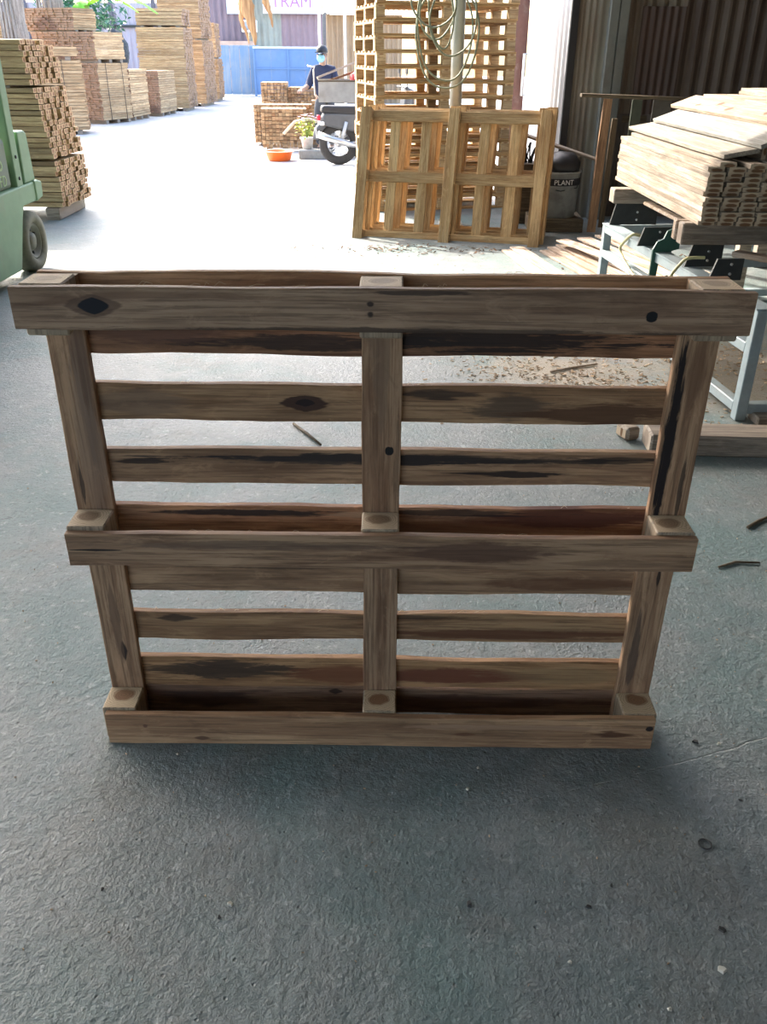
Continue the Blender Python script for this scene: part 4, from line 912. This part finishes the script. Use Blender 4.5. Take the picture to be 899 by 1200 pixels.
skinned('trousers', [(0, 0, .90), (0, 0, .80), (-.10, -.01, .72), (-.11, -.04, .46), (-.11, .02, .10), (.10, -.01, .72), (.11, -.02, .46), (.11, .05, .10)],
        [(0, 1), (1, 2), (2, 3), (3, 4), (1, 5), (5, 6), (6, 7)], [(.155, .12), (.16, .125), .105, .08, .065, .105, .08, .065], trs, PN)
for s_, y in ((-1, 0), (1, .03)): skinned('shoe', [(s_ * .11, .06 + y, .045), (s_ * .11, -.05 + y, .045), (s_ * .11, -.16 + y, .035)], [(0, 1), (1, 2)], [(.045, .045), (.05, .045), (.045, .035)], M['black'], PN, 2)
HC = Vector((0, -.085, 1.53))
cpm = MB().lathe([(.001, .115), (.06, .105), (.095, .06), (.104, .0), (.10, -.005), (.0, .03)], 20, Matrix.Translation(HC + Vector((0, .005, .03))) @ Matrix.Diagonal((.95, 1.12, 1, 1)).to_4x4())
cpm.prism([(-.085, -.08), (-.07, -.17), (0, -.195), (.07, -.17), (.085, -.08)], 'Z', .028, .04, Matrix.Translation(HC))
cpm.build('cap', M['black'], PN)
MB().lathe([(.0, .0), (.055, .005), (.078, .03), (.084, .055)], 14, Matrix.Translation(HC + Vector((0, -.118, -.055))) @ Matrix.Rotation(PI / 2 * -1, 4, 'X') @ Matrix.Diagonal((.85, .8, .9, 1)).to_4x4()).build('face_mask', plain('pale_blue_mask', (.30, .58, .66), .8), PN)
for s_ in (-1, 1):
    MB().lathe([(0, -.012), (.01, -.008), (.013, 0), (.01, .008), (0, .012)], 8, Matrix.Translation(HC + Vector((s_ * .034, -.098, .0)))).build('eye', M['black'], PN)
    MB().lathe([(0, -.03), (.012, -.02), (.014, .01), (0, .03)], 8, Matrix.Translation(HC + Vector((s_ * .085, .0, -.01)))).build('ear', skin_m, PN)

# ------------------------------------------------------------------ gate, far houses, signs
blue = streaked('faded_blue_paint', (.15, .26, .40), (.30, .35, .38), .6); blue2 = plain('bright_blue_paint', (.13, .25, .46), .5, 0, .06, 3, (.22, .3, .40), .4)
GL = thing('blue_gate', 'weathered blue ribbed gate leaf at the end of the yard', 'gate', (-5.60, 35.7, 0))
for k in range(5): MB().box((-.72 + k * .36, 0, .86), (.345, .03, 1.62), ch=.008).build('panel', blue, GL)
for x in (-.72, .72):
    MB().box((x, .04, .83), (.06, .05, 1.66)).build('stile', blue, GL)
for z in (.12, .9, 1.6): MB().box((0, .04, z), (1.5, .04, .06)).build('rail', blue, GL)
GR = thing('blue_gate', 'brighter blue framed gate leaf with a pale top rail', 'gate', (-3.62, 35.5, 0))
for x in (-.94, -.32, .32, .94): MB().box((x, 0, .82), (.61, .02, 1.5)).build('panel', blue2, GR)
for x in (-1.24, .0, 1.24): MB().box((x, -.03, .80), (.06, .05, 1.6), ch=.004).build('stile', blue2, GR)
for z in (.08, .92): MB().box((0, -.03, z), (2.5, .045, .05), ch=.004).build('rail', blue2, GR)
MB().box((0, -.03, 1.60), (2.54, .07, .07), ch=.004).build('top_rail', plain('pale_blue_edge', (.55, .66, .75), .5), GR)
hs = [(-9.2, -5.65, 0, 4.6, 40.0, (.23, .17, .19), (.16, .11, .12), 'dull purple corrugated house wall beyond the blue gate'),
      (-5.65, -4.30, 0, 4.6, 40.05, (.36, .36, .29), (.25, .24, .2), 'pale olive corrugated wall between the purple and mauve walls'),
      (-4.30, -2.35, 0, 4.6, 40.0, (.30, .20, .21), (.22, .15, .15), 'mauve corrugated house wall below the lettered banner')]
for (x0, x1, z0, z1, y, c, d, lab) in hs:
    tag(corrugated(x1 - x0, z1 - z0, .25, .03).build('house_wall', streaked('house_sheet_%d' % int(-x0 * 10), c, d, .5), None, ((x0 + x1) / 2, y, z0)), lab, 'house wall')
tag(MB().box((0, 0, .92), (1.6, .05, 1.84)).build('board_fence', plain('pale_pink_boards', (.52, .36, .27), .7, 0, .2, 2), None, (-6.1, 39.4, 0)), 'pale pinkish board fence below the purple house wall', 'fence')
ac = thing('wall_unit', 'white wall mounted unit beside the hanging dry fronds', 'wall unit', (-5.55, 39.7, 2.15))
MB().box((0, 0, .22), (.62, .3, .44), ch=.03).build('casing', M['white_paint'], ac); MB().lathe([(0, 0), (.15, 0), (.15, .02), (0, .03)], 20, Matrix.Translation((-.1, -.152, .22)) @ Matrix.Rotation(PI / 2, 4, 'X')).build('fan_grille', plain('grille_grey', (.3, .32, .33), .5), ac)
bn = thing('banner', 'white banner with purple capital letters above the gate', 'banner', (-3.75, 39.75, 2.82))
MB().box((0, 0, .45), (2.45, .03, .9)).build('cloth', plain('white_banner_cloth', (.75, .80, .82), .6, var=.03), bn)
o = obj('lettering', text_mesh('TRAM A', .62, .003, 'CENTER'), plain('purple_letters', (.42, .16, .42), .6), bn, (.22, -.02, .22), (PI / 2, 0, 0))
b2 = thing('sign_board', 'pale blue white sign board on the purple house wall', 'sign', (-5.95, 39.75, 2.80))
MB().box((0, 0, .4), (.95, .05, .8), ch=.006).build('sign_face', plain('pale_blue_sign', (.60, .70, .74), .5), b2)
tag(MB().box((0, 0, 1.4), (.26, .26, 2.8), ch=.02).build('gate_pillar', plain('dark_grey_pillar', (.12, .12, .12), .7), None, (-2.20, 35.6, 0)), 'dark square pillar at the right end of the blue gate', 'pillar')
tag(MB().lathe([(0, 0), (.05, 0), (.05, 4.2), (0, 4.2)], 12).build('pole', M['white_paint'], None, (-2.42, 35.2, 0)), 'thin white pole before the dark gate pillar', 'pole')
tag(MB().lathe([(0, 0), (.045, 0), (.045, 4.2), (0, 4.2)], 12).build('pole', plain('pale_pole', (.6, .57, .52), .6), None, (-1.28, 30.0, 0)), 'thin pale pole before the brown corrugated shed', 'pole')
tag(corrugated(2.4, 2.5, .16, .03).build('shed_wall', streaked('brown_shed_sheet', (.36, .25, .15), (.24, .16, .10), .6), None, (-.72, 31.0, 0)), 'brown corrugated shed wall right of the gate pillar', 'shed wall')
sr = corrugated(3.0, 1.2, .16, .025).build('shed_roof', plain('tan_thatch_sheet', (.42, .36, .25), .8), None, (-.6, 30.55, 2.52), (R(-70), 0, 0)); tag(sr, 'tan sloping roof over the brown corrugated shed', 'roof')
fn = thing('sheet_fence', 'grey lilac corrugated fence behind the left timber piles', 'fence', (-10.0, 33.6, 0))
fm = streaked('grey_lilac_sheet', (.40, .38, .44), (.3, .28, .32), .5)
for k in range(5): corrugated(1.44, 2.9, .18, .02).build('fence_sheet', fm, fn, (-3.0 + k * 1.46, 0, 0))
for k in range(6): MB().box((-3.7 + k * 1.45, -.09, 1.5), (.12, .1, 3.0)).build('fence_post', plain('dark_fence_post', (.10, .10, .12), .7), fn)
MB().box((0, -.06, 2.2), (7.4, .06, .08)).build('fence_rail', M['steel_dark'], fn)

# ------------------------------------------------------------------ trunks, foliage, fronds
tk = wood('grey_trunk_bark', (.40, .35, .30), (.24, .20, .17), vary=0, stretch=(22, 22, 2.0))
def trunk(label, x, y, r0, r1, h, seed):
    r = random.Random(seed); mb = MB(); pts = []; rr = []
    for k in range(14):
        t = k / 13; pts.append((.12 * math.sin(t * 2.4), .05 * t, h * t)); rr.append(r0 + (r1 - r0) * t + .02 * math.sin(k * 2.1))
    mb.tube(pts, rr, 16)
    for k in range(14):                      # hanging roots and old leaf bases
        a = r.uniform(0, 6.28); q = r.uniform(.85, 1.0); mb.tube([(math.cos(a) * r1 * q, math.sin(a) * r1 * q, h * .98), (math.cos(a) * (r0 + .01), math.sin(a) * (r0 + .01), h * .5), (math.cos(a) * (r0 + .05), math.sin(a) * (r0 + .05), 0)], [.02, .03, .035], 5)
    tg = thing('tree', label, 'tree', (x, y, 0)); mb.build('trunk', tk, tg); return tg
def crown(tg, c, rad, n, seed, col):
    r = random.Random(seed); mb = MB()
    for k in range(n):
        d = Vector((r.gauss(0, 1), r.gauss(0, 1), r.gauss(0, 1))).normalized() * r.uniform(.3, 1.0)
        p = Vector(c) + Vector((d.x * rad[0], d.y * rad[1], d.z * rad[2])); l = r.uniform(.12, .26)
        T = Matrix.Translation(p) @ Euler((r.uniform(-1, 1), r.uniform(-1, 1), r.uniform(0, 6.28))).to_matrix().to_4x4()
        mb.add([(0, 0, 0), (l * .45, -l * .22, .01), (l, 0, -.03), (l * .45, l * .22, .01)], [(0, 1, 2, 3)], T, r.uniform(.6, 1.3))
    m = NT('leaf_%d' % seed, .5); a = m.n('ShaderNodeAttribute', attribute_name='tint'); m.col(m.mix(1.0, col, a.outputs['Color'], 'MULTIPLY'))
    mb.build('leaves', m.m, tg, kind='stuff')
t1 = trunk('grey rooted trunk rising behind the forklift stack', -7.48, 19.6, .18, .15, 3.2, 41); crown(t1, (0, .2, 3.6), (1.4, 1.2, .7), 900, 44, (.10, .30, .05))
t2 = trunk('second grey trunk behind the three high timber pile', -8.0, 23.4, .24, .22, 3.4, 43); crown(t2, (-.1, .2, 3.9), (1.4, 1.1, .6), 800, 45, (.10, .32, .05))
t3 = thing('leafy_shrub', 'dark green leafy shrub between the timber pile and the lilac fence', 'shrub', (-8.2, 26.3, 0))
MB().tube([(0, 0, 0), (.05, 0, 1.0), (0, .1, 2.3)], [.08, .06, .03], 8).build('stem', tk, t3); crown(t3, (0, 0, 2.3), (1.3, .8, .9), 900, 42, (.06, .19, .11))
bl = thing('banana_plant', 'banana plant with bright green leaves arching over the timber', 'plant', (-7.25, 23.9, 0))
MB().tube([(0, 0, 0), (.02, 0, 1.4), (.0, 0, 2.5)], [.12, .10, .07], 12).build('stem', plain('banana_stem', (.30, .34, .14), .6), bl)
lm = NT('banana_leaf', .4); lm.col((.22, .55, .06)); lm.b.inputs['Subsurface Weight'].default_value = .0
tr = lm.n('ShaderNodeBsdfTranslucent'); tr.inputs[0].default_value = (.40, .75, .08, 1); mxs = lm.n('ShaderNodeMixShader'); mxs.inputs[0].default_value = .5
lm.l(lm.b.outputs[0], mxs.inputs[1]); lm.l(tr.outputs[0], mxs.inputs[2]); lm.l(mxs.outputs[0], [n for n in lm.t.nodes if n.type == 'OUTPUT_MATERIAL'][0].inputs[0])
def blade(P, wmax, seed, mat, name, parent, droop=.35, th=.004):
    r = random.Random(seed); n = 26; mb = MB(); a, b, c = [Vector(p) for p in P]; vs = []; fs = []
    for i in range(n + 1):
        t = i / n; p = a * (1 - t) ** 2 + b * 2 * t * (1 - t) + c * t * t; d = ((b - a) * (1 - t) + (c - b) * t).normalized()
        s_ = d.cross(Vector((0, 0, 1))); s_ = s_.normalized() if s_.length > 1e-3 else Vector((1, 0, 0)); w = wmax * math.sin(PI * min(1, t * .93 + .05)) ** .6
        for q, k in ((-1, -1), (0, 0), (1, 1)):
            f = (1 - .35 * (r.random() < .28)) if q else 0
            vs.append(p + s_ * w * q * f - Vector((0, 0, 1)) * abs(q) * w * droop * f)
    for i in range(n):
        for q in (0, 1): fs.append((i * 3 + q, i * 3 + q + 1, i * 3 + q + 4, i * 3 + q + 3))
    mb.add(vs, fs, None, 1, True); mb.add([v + Vector((0, 0, th)) for v in vs], fs, None, 1, True)
    return mb.build(name, mat, parent)
for i, P in enumerate((((0, 0, 2.4), (.9, -.6, 3.0), (1.95, -1.0, 2.22)), ((0, 0, 2.4), (.1, -.8, 2.8), (.15, -1.2, 1.95)), ((0, 0, 2.5), (-.4, .6, 3.1), (-.8, 1.1, 2.6)), ((0, 0, 2.5), (.2, .6, 3.2), (.5, 1.2, 2.8)), ((0, 0, 2.4), (.5, .3, 2.9), (1.1, .6, 2.3)))):
    blade(P, .17, 60 + i, lm.m, 'leaf', bl)
dry = NT('dry_frond', .8); dn = dry.noise(dry.vmath('MULTIPLY', dry.obj(), (20, 20, 2)), 1, 5, .6); dry.col(dry.mix(dry.rng(dn, .3, .7), (.30, .15, .06), (.55, .34, .16)))
fr = thing('dry_frond', 'brown dried leaf fronds hanging over the middle of the yard', 'dry leaves', (-2.42, 17.0, 2.75))
def hang(name, x, y, z, L, w, seed):
    r = random.Random(seed); n = 18; vs = []; fs = []
    for i in range(n + 1):
        t = i / n; ww = w * (1 - t ** 2.2) * (.75 + .35 * r.random()) + .01
        cx = x + .10 * t * t + .02 * math.sin(t * 9)
        for k in range(6):
            a = 2 * PI * k / 6; vs.append((cx + ww * math.cos(a) * (1 + .25 * r.uniform(-1, 1)), y + ww * .35 * math.sin(a), z - L * t))
    for i in range(n):
        for k in range(6): fs.append((i * 6 + k, i * 6 + (k + 1) % 6, (i + 1) * 6 + (k + 1) % 6, (i + 1) * 6 + k))
    fs.append(tuple(range(6))); MB().add(vs, fs, None, 1, True).build(name, dry.m, fr)
hang('frond', 0.02, 0, 0, 1.20, .15, 71); hang('frond', .33, .05, 0, .92, .075, 72); hang('frond', -.10, .06, -.45, .72, .04, 73)
tag(MB().tube([(-7.4, 19.55, 3.1), (-5.5, 18.2, 2.84), (-2.42, 17.0, 2.745), (-1.0, 15.5, 2.85), (1.76, 12.2, 3.3)], .012, 5).build('overhead_cable', M['black']), 'black overhead cable from the grey trunk to the white wall', 'cable')
